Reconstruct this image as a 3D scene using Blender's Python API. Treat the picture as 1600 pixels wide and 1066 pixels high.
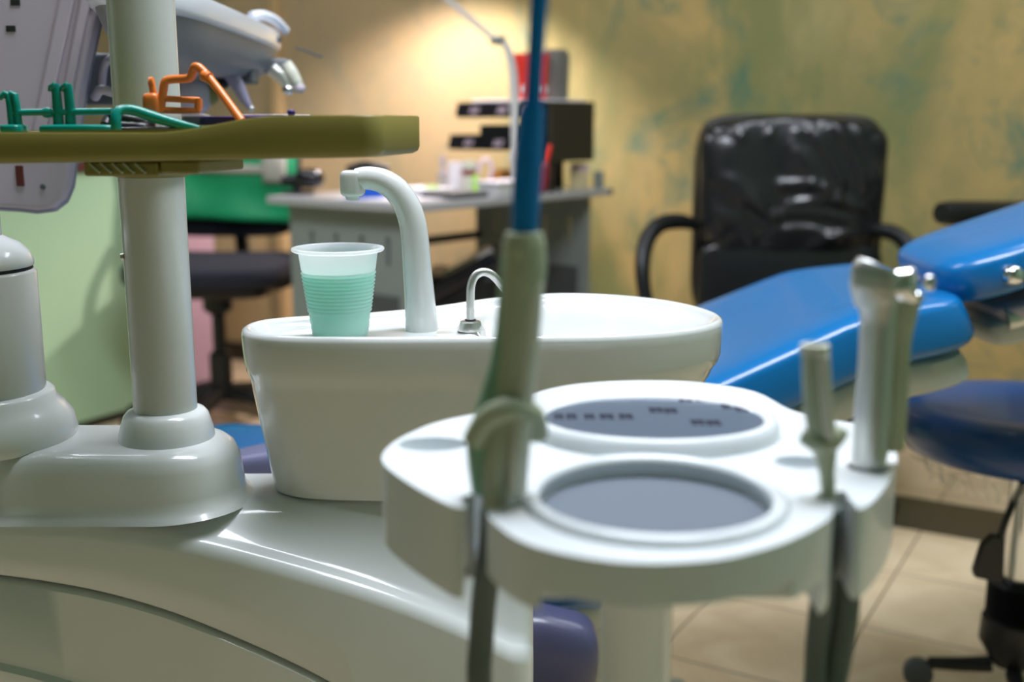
import bpy, bmesh, math, random
from mathutils import Vector, Matrix, Euler, noise
random.seed(7)
S = bpy.context.scene
for o in list(bpy.data.objects): bpy.data.objects.remove(o)
C = S.collection
PI = math.pi
# ------------------------------------------------------------------ camera
PITCH = math.radians(11.1); F = 1750.0; CH = 0.95
cd = bpy.data.cameras.new('camera'); cam = bpy.data.objects.new('camera', cd); C.objects.link(cam)
cam.location = (0, 0, CH); cam.rotation_euler = (PI/2 - PITCH, 0, 0)
cd.sensor_width = 36; cd.lens = F/1600*36; cd.clip_start = 0.02
cd.dof.use_dof = True; cd.dof.focus_distance = 0.93; cd.dof.aperture_fstop = 3.9
S.camera = cam
# ------------------------------------------------------------------ colour management, world, lights
S.view_settings.view_transform = 'Standard'; S.view_settings.look = 'None'
S.view_settings.gamma = 1; S.view_settings.exposure = 0.0
try: S.view_settings.use_curve_mapping = False
except Exception: pass
w = bpy.data.worlds.new('world'); S.world = w; w.use_nodes = True
w.node_tree.nodes['Background'].inputs[0].default_value = (0.75, 0.85, 0.8, 1)
w.node_tree.nodes['Background'].inputs[1].default_value = 0.05
def area(name, loc, rot, sx, sy, power, col):
    l = bpy.data.lights.new(name, 'AREA'); l.shape = 'RECTANGLE'; l.size = sx; l.size_y = sy
    l.energy = power; l.color = col
    o = bpy.data.objects.new(name, l); C.objects.link(o); o.location = loc; o.rotation_euler = rot
    return o
PANELS = [((0.15, 0.95, 2.55), 1.2, 0.6, 50), ((-1.25, 2.3, 2.55), 1.2, 0.3, 16), ((1.3, 2.0, 2.55), 1.2, 0.3, 10)]  # main ceiling light, then two unseen side panels added to brighten cabinet and floor
for k, (loc, sx, sy, pw) in enumerate(PANELS):
    area('ceiling_light', loc, (0, 0, math.radians(-25)), sx, sy, pw, (0.85, 0.90, 1.0))
# ------------------------------------------------------------------ projection helpers (pixel + depth -> point)
sp, cp = math.sin(PITCH), math.cos(PITCH)
def ray(px, py):
    a = (px-800)/F; b = (533-py)/F
    return Vector((a, cp + b*sp, -sp + b*cp))
def P(px, py, Y):
    d = ray(px, py); t = Y/d.y
    return Vector((d.x*t, Y, CH + d.z*t))
def PZ(px, py, z):
    d = ray(px, py); t = (z-CH)/d.z
    return Vector((d.x*t, d.y*t, z))
# ------------------------------------------------------------------ materials
M = {}
def mat(name, col, rough=0.4, metal=0.0, coat=0.0, spec=0.5, trans=0.0, var=0.04, bump=0.0, bscale=60, alpha=1.0, sheen=0.0, emit=None, estr=0, translucent=0.0, ior=1.45):
    m = bpy.data.materials.new(name); m.use_nodes = True; nt = m.node_tree; n = nt.nodes; L = nt.links
    b = n['Principled BSDF']
    tc = n.new('ShaderNodeTexCoord')
    nz = n.new('ShaderNodeTexNoise'); nz.inputs['Scale'].default_value = 9; nz.inputs['Detail'].default_value = 4
    L.new(tc.outputs['Object'], nz.inputs['Vector'])
    mx = n.new('ShaderNodeMix'); mx.data_type = 'RGBA'
    mx.inputs[6].default_value = tuple(max(0, c*(1-var)) for c in col)+(1,)
    mx.inputs[7].default_value = tuple(min(1, c*(1+var)) for c in col)+(1,)
    L.new(nz.outputs[0], mx.inputs[0]); L.new(mx.outputs[2], b.inputs['Base Color'])
    b.inputs['Roughness'].default_value = rough; b.inputs['Metallic'].default_value = metal
    b.inputs['Coat Weight'].default_value = coat; b.inputs['Coat Roughness'].default_value = 0.06
    b.inputs['Specular IOR Level'].default_value = spec; b.inputs['Transmission Weight'].default_value = trans
    b.inputs['Alpha'].default_value = alpha; b.inputs['IOR'].default_value = ior
    b.inputs['Sheen Weight'].default_value = sheen
    if emit:
        b.inputs['Emission Color'].default_value = emit+(1,); b.inputs['Emission Strength'].default_value = estr
    if bump:
        nb = n.new('ShaderNodeTexNoise'); nb.inputs['Scale'].default_value = bscale; nb.inputs['Detail'].default_value = 3
        L.new(tc.outputs['Object'], nb.inputs['Vector'])
        bm = n.new('ShaderNodeBump'); bm.inputs['Strength'].default_value = bump; bm.inputs['Distance'].default_value = 0.002
        L.new(nb.outputs[0], bm.inputs['Height']); L.new(bm.outputs[0], b.inputs['Normal'])
    if translucent:
        t = n.new('ShaderNodeBsdfTranslucent'); L.new(mx.outputs[2], t.inputs[0])
        ms = n.new('ShaderNodeMixShader'); ms.inputs[0].default_value = translucent
        L.new(b.outputs[0], ms.inputs[1]); L.new(t.outputs[0], ms.inputs[2])
        L.new(ms.outputs[0], n['Material Output'].inputs[0])
    M[name] = m
    return m
mat('white_plastic', (0.72, 0.75, 0.74), 0.28, coat=0.5, var=0.02)
mat('ceramic', (0.70, 0.72, 0.71), 0.12, coat=0.8, var=0.01)
mat('pole_paint', (0.60, 0.62, 0.59), 0.22, coat=0.4, var=0.02)
mat('holder_plastic', (0.72, 0.76, 0.78), 0.3, coat=0.4, var=0.02)
mat('holder_floor', (0.145, 0.17, 0.20), 0.7, spec=0.15, var=0.03)
mat('panel_blue', (0.085, 0.115, 0.165), 0.35, coat=0.15, var=0.08)
mat('print_dark', (0.02, 0.025, 0.05), 0.5)
mat('lavender_plastic', (0.50, 0.44, 0.50), 0.4, var=0.03)
mat('lavender_dark', (0.26, 0.27, 0.36), 0.4, var=0.03)
mat('grey_dark', (0.09, 0.10, 0.11), 0.45)
mat('slate_light', (0.15, 0.15, 0.25), 0.4, var=0.05)
mat('slate_purple', (0.065, 0.065, 0.125), 0.35, coat=0.3, var=0.05)
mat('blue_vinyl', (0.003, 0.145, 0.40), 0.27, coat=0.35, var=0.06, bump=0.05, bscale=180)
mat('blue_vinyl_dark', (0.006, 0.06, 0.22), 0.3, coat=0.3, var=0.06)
mat('shell_grey', (0.50, 0.52, 0.46), 0.35, var=0.03)
mat('chrome', (0.75, 0.75, 0.74), 0.14, metal=1.0, var=0.02)
mat('steel_satin', (0.60, 0.60, 0.57), 0.32, metal=0.9, var=0.03)
mat('black_leather', (0.012, 0.012, 0.014), 0.30, coat=0.25, spec=0.6, bump=0.25, bscale=140)
mat('black_plastic', (0.010, 0.010, 0.011), 0.38)
mat('black_fabric', (0.012, 0.013, 0.022), 0.9, bump=0.4, bscale=300)
mat('olive_plastic', (0.30, 0.26, 0.07), 0.35, var=0.05, translucent=0.25)
mat('teal_plastic', (0.0, 0.27, 0.21), 0.3, coat=0.3, translucent=0.15)
mat('orange_plastic', (0.85, 0.22, 0.04), 0.35, coat=0.2)
mat('purple_plastic', (0.055, 0.025, 0.16), 0.3)
mat('blue_tube', (0.0, 0.22, 0.56), 0.25, coat=0.3, translucent=0.25)
mat('ivory_green', (0.40, 0.44, 0.30), 0.38, var=0.05)
mat('green_tint', (0.22, 0.40, 0.27), 0.32, var=0.05)
mat('ivory', (0.62, 0.62, 0.52), 0.4, var=0.03)
mat('hose_grey', (0.10, 0.13, 0.12), 0.5)
mat('cup_plastic', (0.95, 0.97, 0.97), 0.25, alpha=0.45, translucent=0.5, var=0.01)
mat('mouthwash', (0.42, 1.0, 0.80), 0.3, translucent=0.55, var=0.16, alpha=0.95)
mat('desk_grey', (0.22, 0.25, 0.235), 0.5, var=0.06)
mat('desk_top', (0.40, 0.40, 0.41), 0.3, coat=0.3)
mat('desk_dark', (0.07, 0.075, 0.075), 0.5)
mat('lamp_white', (0.62, 0.61, 0.60), 0.35)
mat('red_plastic', (0.85, 0.045, 0.03), 0.4, var=0.08)
mat('dark_red', (0.22, 0.02, 0.03), 0.4, var=0.3)
mat('basket_grey', (0.17, 0.16, 0.14), 0.6, var=0.2)
mat('paper', (0.82, 0.78, 0.82), 0.7, var=0.03)
mat('pink_white', (0.75, 0.60, 0.68), 0.5)
mat('lime', (0.45, 0.85, 0.08), 0.6)
mat('orange_box', (0.65, 0.27, 0.05), 0.6, var=0.1)
mat('beige_box', (0.55, 0.45, 0.25), 0.6, var=0.1)
mat('tray_black', (0.008, 0.007, 0.010), 0.22, coat=0.5)
mat('shelf_brown', (0.03, 0.025, 0.015), 0.6)
mat('cloth_green', (0.008, 0.30, 0.115), 0.55, var=0.22, bump=0.2, bscale=30)
mat('cloth_stripe', (0.45, 0.42, 0.36), 0.6)
mat('cabinet_green', (0.42, 0.60, 0.38), 0.45, var=0.04)
mat('worktop_red', (0.10, 0.02, 0.015), 0.5)
mat('cabinet_pink', (0.55, 0.36, 0.45), 0.5)
mat('film_clear', (0.75, 0.75, 0.70), 0.15, alpha=0.22, var=0.05)
mat('glass_clear', (0.85, 0.86, 0.88), 0.08, trans=0.8, var=0.02)
mat('deck_white', (0.72, 0.74, 0.80), 0.25, coat=0.3)
mat('deck_under', (0.20, 0.21, 0.23), 0.4)
mat('trim_paint', (0.62, 0.42, 0.20), 0.5)
mat('groove_black', (0.012, 0.016, 0.014), 0.6)
mat('ceiling_paint', (0.40, 0.45, 0.38), 0.8)
mat('side_paint', (0.17, 0.27, 0.17), 0.75, var=0.2)
mat('lit_bulb', (1, 1, 1), 0.5, emit=(1, 0.9, 0.82), estr=12)
mat('lit_panel', (1, 1, 1), 0.5, emit=(0.87, 0.91, 1.0), estr=6)
mat('blue_glossy', (0.0, 0.10, 0.60), 0.3)
mat('lavender_matte', (0.30, 0.28, 0.40), 0.45)

def wall_material():
    m = bpy.data.materials.new('sponged_wall_paint'); m.use_nodes = True; nt = m.node_tree; n = nt.nodes; L = nt.links
    b = n['Principled BSDF']; b.inputs['Roughness'].default_value = 0.75
    tc = n.new('ShaderNodeTexCoord')
    def nz(scale, detail, dist, rough=0.6, off=(0, 0, 0), sc=(1, 1, 1)):
        mp = n.new('ShaderNodeMapping'); mp.inputs['Location'].default_value = off; mp.inputs['Scale'].default_value = sc
        L.new(tc.outputs['Object'], mp.inputs[0])
        t = n.new('ShaderNodeTexNoise'); t.inputs['Scale'].default_value = scale; t.inputs['Detail'].default_value = detail
        t.inputs['Distortion'].default_value = dist; t.inputs['Roughness'].default_value = rough
        L.new(mp.outputs[0], t.inputs['Vector']); return t.outputs[0]
    def ramp(src, a, c, ca, cc):
        r = n.new('ShaderNodeValToRGB'); r.color_ramp.elements[0].position = a; r.color_ramp.elements[1].position = c
        r.color_ramp.elements[0].color = ca+(1,); r.color_ramp.elements[1].color = cc+(1,); L.new(src, r.inputs[0]); return r.outputs[0]
    def mix(f, a, c):
        x = n.new('ShaderNodeMix'); x.data_type = 'RGBA'
        L.new(f, x.inputs[0])
        if isinstance(a, tuple): x.inputs[6].default_value = a+(1,)
        else: L.new(a, x.inputs[6])
        if isinstance(c, tuple): x.inputs[7].default_value = c+(1,)
        else: L.new(c, x.inputs[7])
        return x.outputs[2]
    W = (0, 0, 0); K = (1, 1, 1)
    base = ramp(nz(1.9, 5, 0.6, off=(3.1, 0, 1)), 0.40, 0.60, (0.35, 0.29, 0.11), (0.56, 0.39, 0.14))
    f1 = ramp(nz(2.4, 6, 0.5, off=(0, 4.3, 2), sc=(1.3, 1, 0.55)), 0.46, 0.62, W, (0.85, 0.85, 0.85))
    c1 = mix(f1, base, (0.21, 0.24, 0.085))
    f2 = ramp(nz(4.2, 8, 0.8, 0.7, off=(7, 1.2, 0)), 0.52, 0.66, W, (0.8, 0.8, 0.8))
    c2 = mix(f2, c1, (0.08, 0.20, 0.135))
    f3 = ramp(nz(3.1, 6, 0.4, 0.6, off=(1.2, 8, 5), sc=(1, 1, 0.4)), 0.57, 0.76, W, (0.6, 0.6, 0.6))
    c3 = mix(f3, c2, (0.60, 0.45, 0.20))
    # lamp glow painted into the wall colour: a peach tint on the desk side
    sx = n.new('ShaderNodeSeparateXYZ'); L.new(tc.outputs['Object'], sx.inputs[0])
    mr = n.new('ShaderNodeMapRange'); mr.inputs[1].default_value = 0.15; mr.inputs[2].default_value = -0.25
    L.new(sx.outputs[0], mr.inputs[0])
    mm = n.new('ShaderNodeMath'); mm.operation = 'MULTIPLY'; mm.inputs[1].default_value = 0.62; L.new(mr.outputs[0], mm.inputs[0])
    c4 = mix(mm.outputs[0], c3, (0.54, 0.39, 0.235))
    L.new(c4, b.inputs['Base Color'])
    bp = n.new('ShaderNodeBump'); bp.inputs['Strength'].default_value = 0.15; L.new(nz(25, 5, 0.2), bp.inputs['Height']); L.new(bp.outputs[0], b.inputs['Normal'])
    M['wall'] = m
wall_material()
def floor_material():
    m = bpy.data.materials.new('beige_floor_tiles'); m.use_nodes = True; nt = m.node_tree; n = nt.nodes; L = nt.links
    b = n['Principled BSDF']; b.inputs['Roughness'].default_value = 0.3
    tc = n.new('ShaderNodeTexCoord'); sx = n.new('ShaderNodeSeparateXYZ'); L.new(tc.outputs['Object'], sx.inputs[0])
    def ma(op, a, c=None, cl=False):
        x = n.new('ShaderNodeMath'); x.operation = op
        for i, v in enumerate((a, c)):
            if v is None: continue
            if isinstance(v, (int, float)): x.inputs[i].default_value = v
            else: L.new(v, x.inputs[i])
        return x.outputs[0]
    cu, su = math.cos(math.radians(-30)), math.sin(math.radians(-30))
    X, Y = sx.outputs[0], sx.outputs[1]
    u = ma('ADD', ma('MULTIPLY', X, cu), ma('MULTIPLY', Y, su))
    v = ma('ADD', ma('MULTIPLY', X, -su), ma('MULTIPLY', Y, cu))
    fu = ma('FRACT', ma('DIVIDE', ma('ADD', u, 0.42+30), 0.3)); fv = ma('FRACT', ma('DIVIDE', ma('SUBTRACT', v, 2.067-30), 0.3))
    g = ma('MAXIMUM', ma('LESS_THAN', fu, 0.014), ma('LESS_THAN', fv, 0.014))
    strip = ma('MULTIPLY', ma('GREATER_THAN', v, 2.655), ma('LESS_THAN', v, 2.90))
    t = n.new('ShaderNodeTexNoise'); t.inputs['Scale'].default_value = 7; t.inputs['Detail'].default_value = 7; t.inputs['Distortion'].default_value = 1.2
    L.new(tc.outputs['Object'], t.inputs['Vector'])
    r = n.new('ShaderNodeValToRGB'); r.color_ramp.elements[0].position = 0.35; r.color_ramp.elements[1].position = 0.65
    r.color_ramp.elements[0].color = (0.68, 0.52, 0.33, 1); r.color_ramp.elements[1].color = (0.80, 0.64, 0.43, 1); L.new(t.outputs[0], r.inputs[0])
    def mix(f, a, c):
        x = n.new('ShaderNodeMix'); x.data_type = 'RGBA'; L.new(f, x.inputs[0]); L.new(a, x.inputs[6]); x.inputs[7].default_value = c+(1,); return x.outputs[2]
    c1 = mix(strip, r.outputs[0], (0.042, 0.036, 0.026)); c2 = mix(ma('MULTIPLY', g, ma('SUBTRACT', 1.0, strip)), c1, (0.20, 0.13, 0.075))
    L.new(c2, b.inputs['Base Color']); M['floor'] = m
floor_material()
# ------------------------------------------------------------------ mesh builder
class MB:
    def __init__(s): s.v = []; s.f = []
    def add(s, vs, fs):
        k = len(s.v); s.v += [Vector(p) for p in vs]; s.f += [tuple(i+k for i in f) for f in fs]; return s
    def box(s, c, size, rot=None):
        c = Vector(c); h = Vector(size)/2; R = rot.to_matrix() if isinstance(rot, Euler) else (rot or Matrix.Identity(3))
        vs = [c + R @ Vector((x*h.x, y*h.y, z*h.z)) for x in (-1, 1) for y in (-1, 1) for z in (-1, 1)]
        return s.add(vs, [(0, 1, 3, 2), (4, 6, 7, 5), (0, 4, 5, 1), (2, 3, 7, 6), (0, 2, 6, 4), (1, 5, 7, 3)])
    def tube(s, pts, r, n=16, caps=True, flat=1.0, up=None):
        pts = [Vector(p) for p in pts]; N = len(pts)
        if not isinstance(r, (list, tuple)): r = [r]*N
        T = []
        for i in range(N):
            a = pts[max(0, i-1)]; b = pts[min(N-1, i+1)]; T.append((b-a).normalized())
        nrm = Vector(up) if up else Vector((0, 1, 0))
        if abs(nrm.dot(T[0])) > 0.95: nrm = Vector((1, 0, 0))
        k0 = []
        for i in range(N):
            nrm = (nrm - T[i]*nrm.dot(T[i])).normalized(); bi = T[i].cross(nrm)
            k0.append([pts[i] + (nrm*math.cos(2*PI*j/n)*flat + bi*math.sin(2*PI*j/n))*r[i] for j in range(n)])
        vs = [p for ring in k0 for p in ring]
        fs = [(i*n+j, i*n+(j+1) % n, (i+1)*n+(j+1) % n, (i+1)*n+j) for i in range(N-1) for j in range(n)]
        if caps: fs += [tuple(range(n))[::-1], tuple((N-1)*n+j for j in range(n))]
        return s.add(vs, fs)
    def lathe(s, prof, c=(0, 0, 0), n=48, R=None, sx=1, sy=1, caps=True):
        c = Vector(c); R = R or Matrix.Identity(3); N = len(prof)
        vs = [c + R @ Vector((r*sx*math.cos(2*PI*j/n), r*sy*math.sin(2*PI*j/n), z)) for r, z in prof for j in range(n)]
        fs = [(i*n+j, i*n+(j+1) % n, (i+1)*n+(j+1) % n, (i+1)*n+j) for i in range(N-1) for j in range(n)]
        if caps and prof[0][0] > 1e-4: fs.append(tuple(range(n))[::-1])
        if caps and prof[-1][0] > 1e-4: fs.append(tuple((N-1)*n+j for j in range(n)))
        return s.add(vs, fs)
    def rings(s, rs, cap0=True, cap1=True, closed=False):
        n = len(rs[0]); N = len(rs); vs = [p for r in rs for p in r]
        K = N if closed else N-1
        fs = [(i*n+j, i*n+(j+1) % n, ((i+1) % N)*n+(j+1) % n, ((i+1) % N)*n+j) for i in range(K) for j in range(n)]
        if cap0 and not closed: fs.append(tuple(range(n))[::-1])
        if cap1 and not closed: fs.append(tuple((N-1)*n+j for j in range(n)))
        return s.add(vs, fs)
    def prism(s, outline, z0, z1):
        n = len(outline)
        return s.rings([[Vector((x, y, z0)) for x, y in outline], [Vector((x, y, z1)) for x, y in outline]])
    def extr(s, pts, d):            # planar polygon extruded along a vector
        d = Vector(d); return s.rings([[Vector(p) for p in pts], [Vector(p)+d for p in pts]])
    def pillow(s, c, h, e1=0.35, e2=0.3, R=None, nu=40, nv=20, fn=None):
        c = Vector(c); R = R or Matrix.Identity(3)
        def pw(x, e): return math.copysign(abs(x)**e, x)
        rs = []
        for i in range(nv+1):
            ph = -PI/2 + PI*i/nv
            if i in (0, nv): ph = math.copysign(PI/2-1e-3, ph)
            ring = []
            for j in range(nu):
                th = 2*PI*j/nu
                p = Vector((h[0]*pw(math.cos(ph), e1)*pw(math.cos(th), e2), h[1]*pw(math.cos(ph), e1)*pw(math.sin(th), e2), h[2]*pw(math.sin(ph), e1)))
                if fn: p = fn(p)
                ring.append(c + R @ p)
            rs.append(ring)
        return s.rings(rs)
    def grid(s, pts):               # rows of points
        n = len(pts[0]); N = len(pts); vs = [p for r in pts for p in r]
        return s.add(vs, [(i*n+j, i*n+j+1, (i+1)*n+j+1, (i+1)*n+j) for i in range(N-1) for j in range(n-1)])
def spl(pts, k=8, closed=False):
    pts = [Vector(p) for p in pts]; N = len(pts); out = []
    rng = range(N) if closed else range(N-1)
    for i in rng:
        g = (lambda q: pts[q % N]) if closed else (lambda q: pts[min(max(q, 0), N-1)])
        p0, p1, p2, p3 = g(i-1), g(i), g(i+1), g(i+2)
        for j in range(k):
            t = j/k
            out.append(0.5*((2*p1)+(p2-p0)*t+(2*p0-5*p1+4*p2-p3)*t*t+(3*p1-p0-3*p2+p3)*t**3))
    if not closed: out.append(pts[-1])
    return out
def lerp(a, b, t): return a+(b-a)*t
def interp(xs, ys, x):
    if x <= xs[0]: return ys[0]
    for i in range(len(xs)-1):
        if x <= xs[i+1]: return lerp(ys[i], ys[i+1], (x-xs[i])/(xs[i+1]-xs[i]))
    return ys[-1]
def sstep(a, b, x):
    t = min(1, max(0, (x-a)/(b-a))); return t*t*(3-2*t)
ORG = {}
def obj(name, mb, m, parent=None, bevel=0, seg=3, flat=False, subd=0, origin=None, sharp=None, solid=0):
    me = bpy.data.meshes.new(name)
    if parent is not None: org = ORG[parent.name]
    elif origin is not None: org = Vector(origin)
    else:
        xs = [v.x for v in mb.v]; ys = [v.y for v in mb.v]; zs = [v.z for v in mb.v]
        org = Vector(((min(xs)+max(xs))/2, (min(ys)+max(ys))/2, min(zs)))
    me.from_pydata([v-org for v in mb.v], [], mb.f); me.validate()
    bm = bmesh.new(); bm.from_mesh(me); bmesh.ops.remove_doubles(bm, verts=bm.verts, dist=1e-6); bmesh.ops.recalc_face_normals(bm, faces=bm.faces); bm.to_mesh(me); bm.free()
    me.materials.append(M[m]); o = bpy.data.objects.new(name, me); C.objects.link(o)
    if parent is not None: o.parent = parent
    else: o.location = org
    ORG[o.name] = org
    if not flat:
        for p in me.polygons: p.use_smooth = True
        if sharp is not None or bevel == 0 and subd == 0: me.set_sharp_from_angle(angle=math.radians(sharp or 40))
    if solid:
        md = o.modifiers.new('solid', 'SOLIDIFY'); md.thickness = solid; md.offset = 0
    if bevel:
        md = o.modifiers.new('bevel', 'BEVEL'); md.width = bevel; md.segments = seg; md.limit_method = 'ANGLE'; md.angle_limit = math.radians(32); md.harden_normals = not flat
    if subd:
        md = o.modifiers.new('subd', 'SUBSURF'); md.levels = subd; md.render_levels = subd
    return o
def thing(name, label, cat, loc, group=None):
    o = bpy.data.objects.new(name, None); C.objects.link(o); o.location = loc; o.empty_display_size = 0.05
    o['label'] = label; o['category'] = cat
    if group: o['group'] = group
    ORG[o.name] = Vector(loc); return o
def tag(o, label, cat, group=None, kind=None):
    o['label'] = label; o['category'] = cat
    if group: o['group'] = group
    if kind: o['kind'] = kind
    return o
def struct(name, mb, m, **k):
    o = obj(name, mb, m, **k)
    if not k.get('parent'): o['kind'] = 'structure'
    return o
def boolcut(o, cutters):
    for c in cutters:
        md = o.modifiers.new('b', 'BOOLEAN'); md.operation = 'DIFFERENCE'; md.solver = 'EXACT'; md.object = c
    others = [(md.name) for md in o.modifiers if md.type != 'BOOLEAN']
    keep = [md for md in o.modifiers if md.type == 'BEVEL']
    st = [(md.width, md.segments, md.angle_limit) for md in keep]
    for md in keep: o.modifiers.remove(md)
    bpy.context.view_layer.update()
    dg = bpy.context.evaluated_depsgraph_get()
    me = bpy.data.meshes.new_from_object(o.evaluated_get(dg))
    for md in list(o.modifiers): o.modifiers.remove(md)
    o.data = me
    for c in cutters: bpy.data.objects.remove(c)
    for wd, sg, al in st:
        md = o.modifiers.new('bevel', 'BEVEL'); md.width = wd; md.segments = sg; md.limit_method = 'ANGLE'; md.angle_limit = al; md.harden_normals = True
    for p in me.polygons: p.use_smooth = True
    if not st: me.set_sharp_from_angle(angle=math.radians(35))
    return o
def copy_tree(o, parent=None):
    c = o.copy(); C.objects.link(c); c.parent = parent
    for ch in [x for x in bpy.data.objects if x.parent is o and x is not c]: copy_tree(ch, c)
    return c
def basis(z, x=(1, 0, 0)):
    z = Vector(z).normalized(); x = Vector(x); x = (x - z*x.dot(z)).normalized(); y = z.cross(x)
    return Matrix((x, y, z)).transposed()
# ================================================================== ROOM
WA = math.radians(-25); WU = Vector((math.cos(WA), math.sin(WA), 0)); WN = Vector((-math.sin(WA), math.cos(WA), 0))
W0 = Vector((0.3, 3.80, 0))
H = 2.6
def wallpt(s, z, d=0): return W0 + WU*s + WN*d + Vector((0, 0, z))
def on_wall(px, py):
    d = ray(px, py); o = Vector((0, 0, CH)); t = (W0-o).dot(WN)/d.dot(WN); return o+d*t
def wslab(s0, s1, z0, z1, d0, d1):
    return MB().rings([[wallpt(s0, z0, d0), wallpt(s1, z0, d0), wallpt(s1, z1, d0), wallpt(s0, z1, d0)], [wallpt(s0, z0, d1), wallpt(s1, z0, d1), wallpt(s1, z1, d1), wallpt(s0, z1, d1)]])
struct('floor', MB().box((0, 1.2, -0.05), (9, 9, 0.1)), 'floor', origin=(0, 0, 0), flat=True)
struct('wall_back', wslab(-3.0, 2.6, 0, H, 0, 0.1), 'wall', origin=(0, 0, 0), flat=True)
struct('wall_front', wslab(-3.0, 2.6, 0, H, -5.6, -5.7), 'side_paint', flat=True)
struct('wall_left', wslab(-3.1, -3.0, 0, H, -5.6, 0.1), 'side_paint', flat=True)
struct('wall_right', wslab(2.6, 2.7, 0, H, -5.6, 0.1), 'side_paint', flat=True)
struct('ceiling', wslab(-3.1, 2.7, H, H+0.1, -5.7, 0.1), 'ceiling_paint', flat=True)
struct('baseboard_back', wslab(-3.0, 2.6, 0, 0.07, -0.015, 0), 'shelf_brown', flat=True)
sT = (on_wall(437, 100)-W0).dot(WU)
struct('trim_1', wslab(sT-0.025, sT+0.018, 0.07, H, -0.03, 0), 'trim_paint', bevel=0.006)
for (loc, sx, sy, pw) in PANELS:
    R = Matrix.Rotation(WA, 3, 'Z')
    t = thing('ceiling_light', 'flat rectangular fluorescent ceiling fixture out of view, side pair added for brightness', 'ceiling light', (loc[0], loc[1], H-0.05), 'ceiling light fixtures')
    obj('housing', MB().box((loc[0], loc[1], H-0.02), (sx+0.06, sy+0.06, 0.04), R), 'white_plastic', t, bevel=0.005)
    obj('diffuser', MB().box((loc[0], loc[1], H-0.0445), (sx, sy, 0.008), R), 'lit_panel', t)
# ================================================================== DENTAL UNIT BODY
ZT = 0.635
YF = 0.852
unit = thing('dental_unit', 'glossy white dental unit body carrying two upright poles on an oval plinth', 'dental unit', (-0.35, 1.0, 0))
XB = [-0.75, -0.42, -0.34, -0.26, -0.19, -0.12, -0.06, -0.01, 0.03]
ZB = [0.637, 0.634, 0.630, 0.617, 0.598, 0.577, 0.553, 0.528, 0.503]       # front top edge falls to the right
GX = [-0.75, -0.42, -0.345, -0.28, -0.205, -0.15, -0.10, -0.05, 0.0]
GZ = [0.615, 0.591, 0.579, 0.560, 0.526, 0.497, 0.462, 0.41, 0.33]
def zf(x): return interp(XB, ZB, x)
def zg(x): return interp(GX, GZ, x)
XE = 0.0
xs = [lerp(-0.80, XE, i/70) for i in range(71)]
xs_s = xs
def smooth1(f, x, h=0.03): return (f(x-h)+2*f(x)+f(x+h)+f(x-h/2)+f(x+h/2))/6
def section(x, inset=0.0):
    ze = min(ZT-0.001, smooth1(zf, x)); pts = []
    bk = 0.99
    pts.append(Vector((x, bk, 0.0))); pts.append(Vector((x, bk, ZT-0.03)))
    for a in (0.35, 0.7, 1.0):
        pts.append(Vector((x, bk-0.012*a, ZT-0.03+0.03*a)))
    pts.append(Vector((x, 0.945, ZT)))
    ys = lerp(0.885, 0.915, sstep(-0.45, 0.0, x))
    pts.append(Vector((x, ys+0.012, ZT)))
    # sloping shoulder then rounded front edge
    z1 = ze+0.004; y1 = YF+0.014
    for a in (0.1, 0.3, 0.5, 0.7, 0.9, 1.0):
        sm = a*a*(3-2*a)*0.35+a*0.65
        pts.append(Vector((x, lerp(ys, y1, a), lerp(ZT-0.0005, z1, sm))))
    for a in (20, 40, 60, 80, 90):
        r = 0.014; pts.append(Vector((x, y1-r*math.sin(math.radians(a)), z1-r*(1-math.cos(math.radians(a))))))
    gz = min(smooth1(zg, x), ze-0.02)
    pts.append(Vector((x, YF-0.001, lerp(pts[-1].z, gz, 0.5))))
    pts.append(Vector((x, YF-0.001, gz+0.002)))
    pts.append(Vector((x, YF+0.001, gz)))
    pts.append(Vector((x, YF+0.010, gz)))
    pts.append(Vector((x, YF+0.012, 0.0)))
    return pts
secs = [section(x) for x in xs]
# rounded right end
for k in (1, 2, 3, 4):
    a = k/4*PI/2; cx = Vector((0.018, 0.93, 0)); s2 = []
    for p in section(XE):
        q = p.copy(); q.x = XE+0.018*math.sin(a); q.y = lerp(p.y, 0.93, (1-math.cos(a))*0.25); q.z = p.z-(0.012*(1-math.cos(a)) if p.z > 0.01 else 0); s2.append(q)
    secs.append(s2)
b = obj('body_shell', MB().rings(secs), 'white_plastic', unit, sharp=50)
# front service panel under the groove, with its raised arc
pan = []
for x in [lerp(-0.80, -0.012, i/60) for i in range(61)]:
    g = min(smooth1(zg, x), smooth1(zf, x)-0.02); r2 = g-0.075-0.03*sstep(-0.5, -0.2, x)
    col = [Vector((x, YF+0.009, g-0.0045)), Vector((x, YF+0.001, g-0.0048)), Vector((x, YF-0.001, g-0.0065)), Vector((x, YF-0.001, r2+0.004)), Vector((x, YF-0.006, r2)), Vector((x, YF-0.006, r2-0.008)), Vector((x, YF-0.003, r2-0.014)), Vector((x, YF-0.003, 0.02)), Vector((x, YF+0.009, 0.02))]
    pan.append(col)
obj('service_panel', MB().rings(pan), 'white_plastic', unit, sharp=50)
PX, PY = -0.295, 0.925          # pole positions
QX, QY = -0.455, 0.925
def stadium(x0, x1, y, r, n=24):
    pts = [(x1+r*math.cos(-PI/2+PI*i/n), y+r*math.sin(-PI/2+PI*i/n)) for i in range(n+1)]
    pts += [(x0+r*math.cos(PI/2+PI*i/n), y+r*math.sin(PI/2+PI*i/n)) for i in range(n+1)]
    return pts
rs = []
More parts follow.
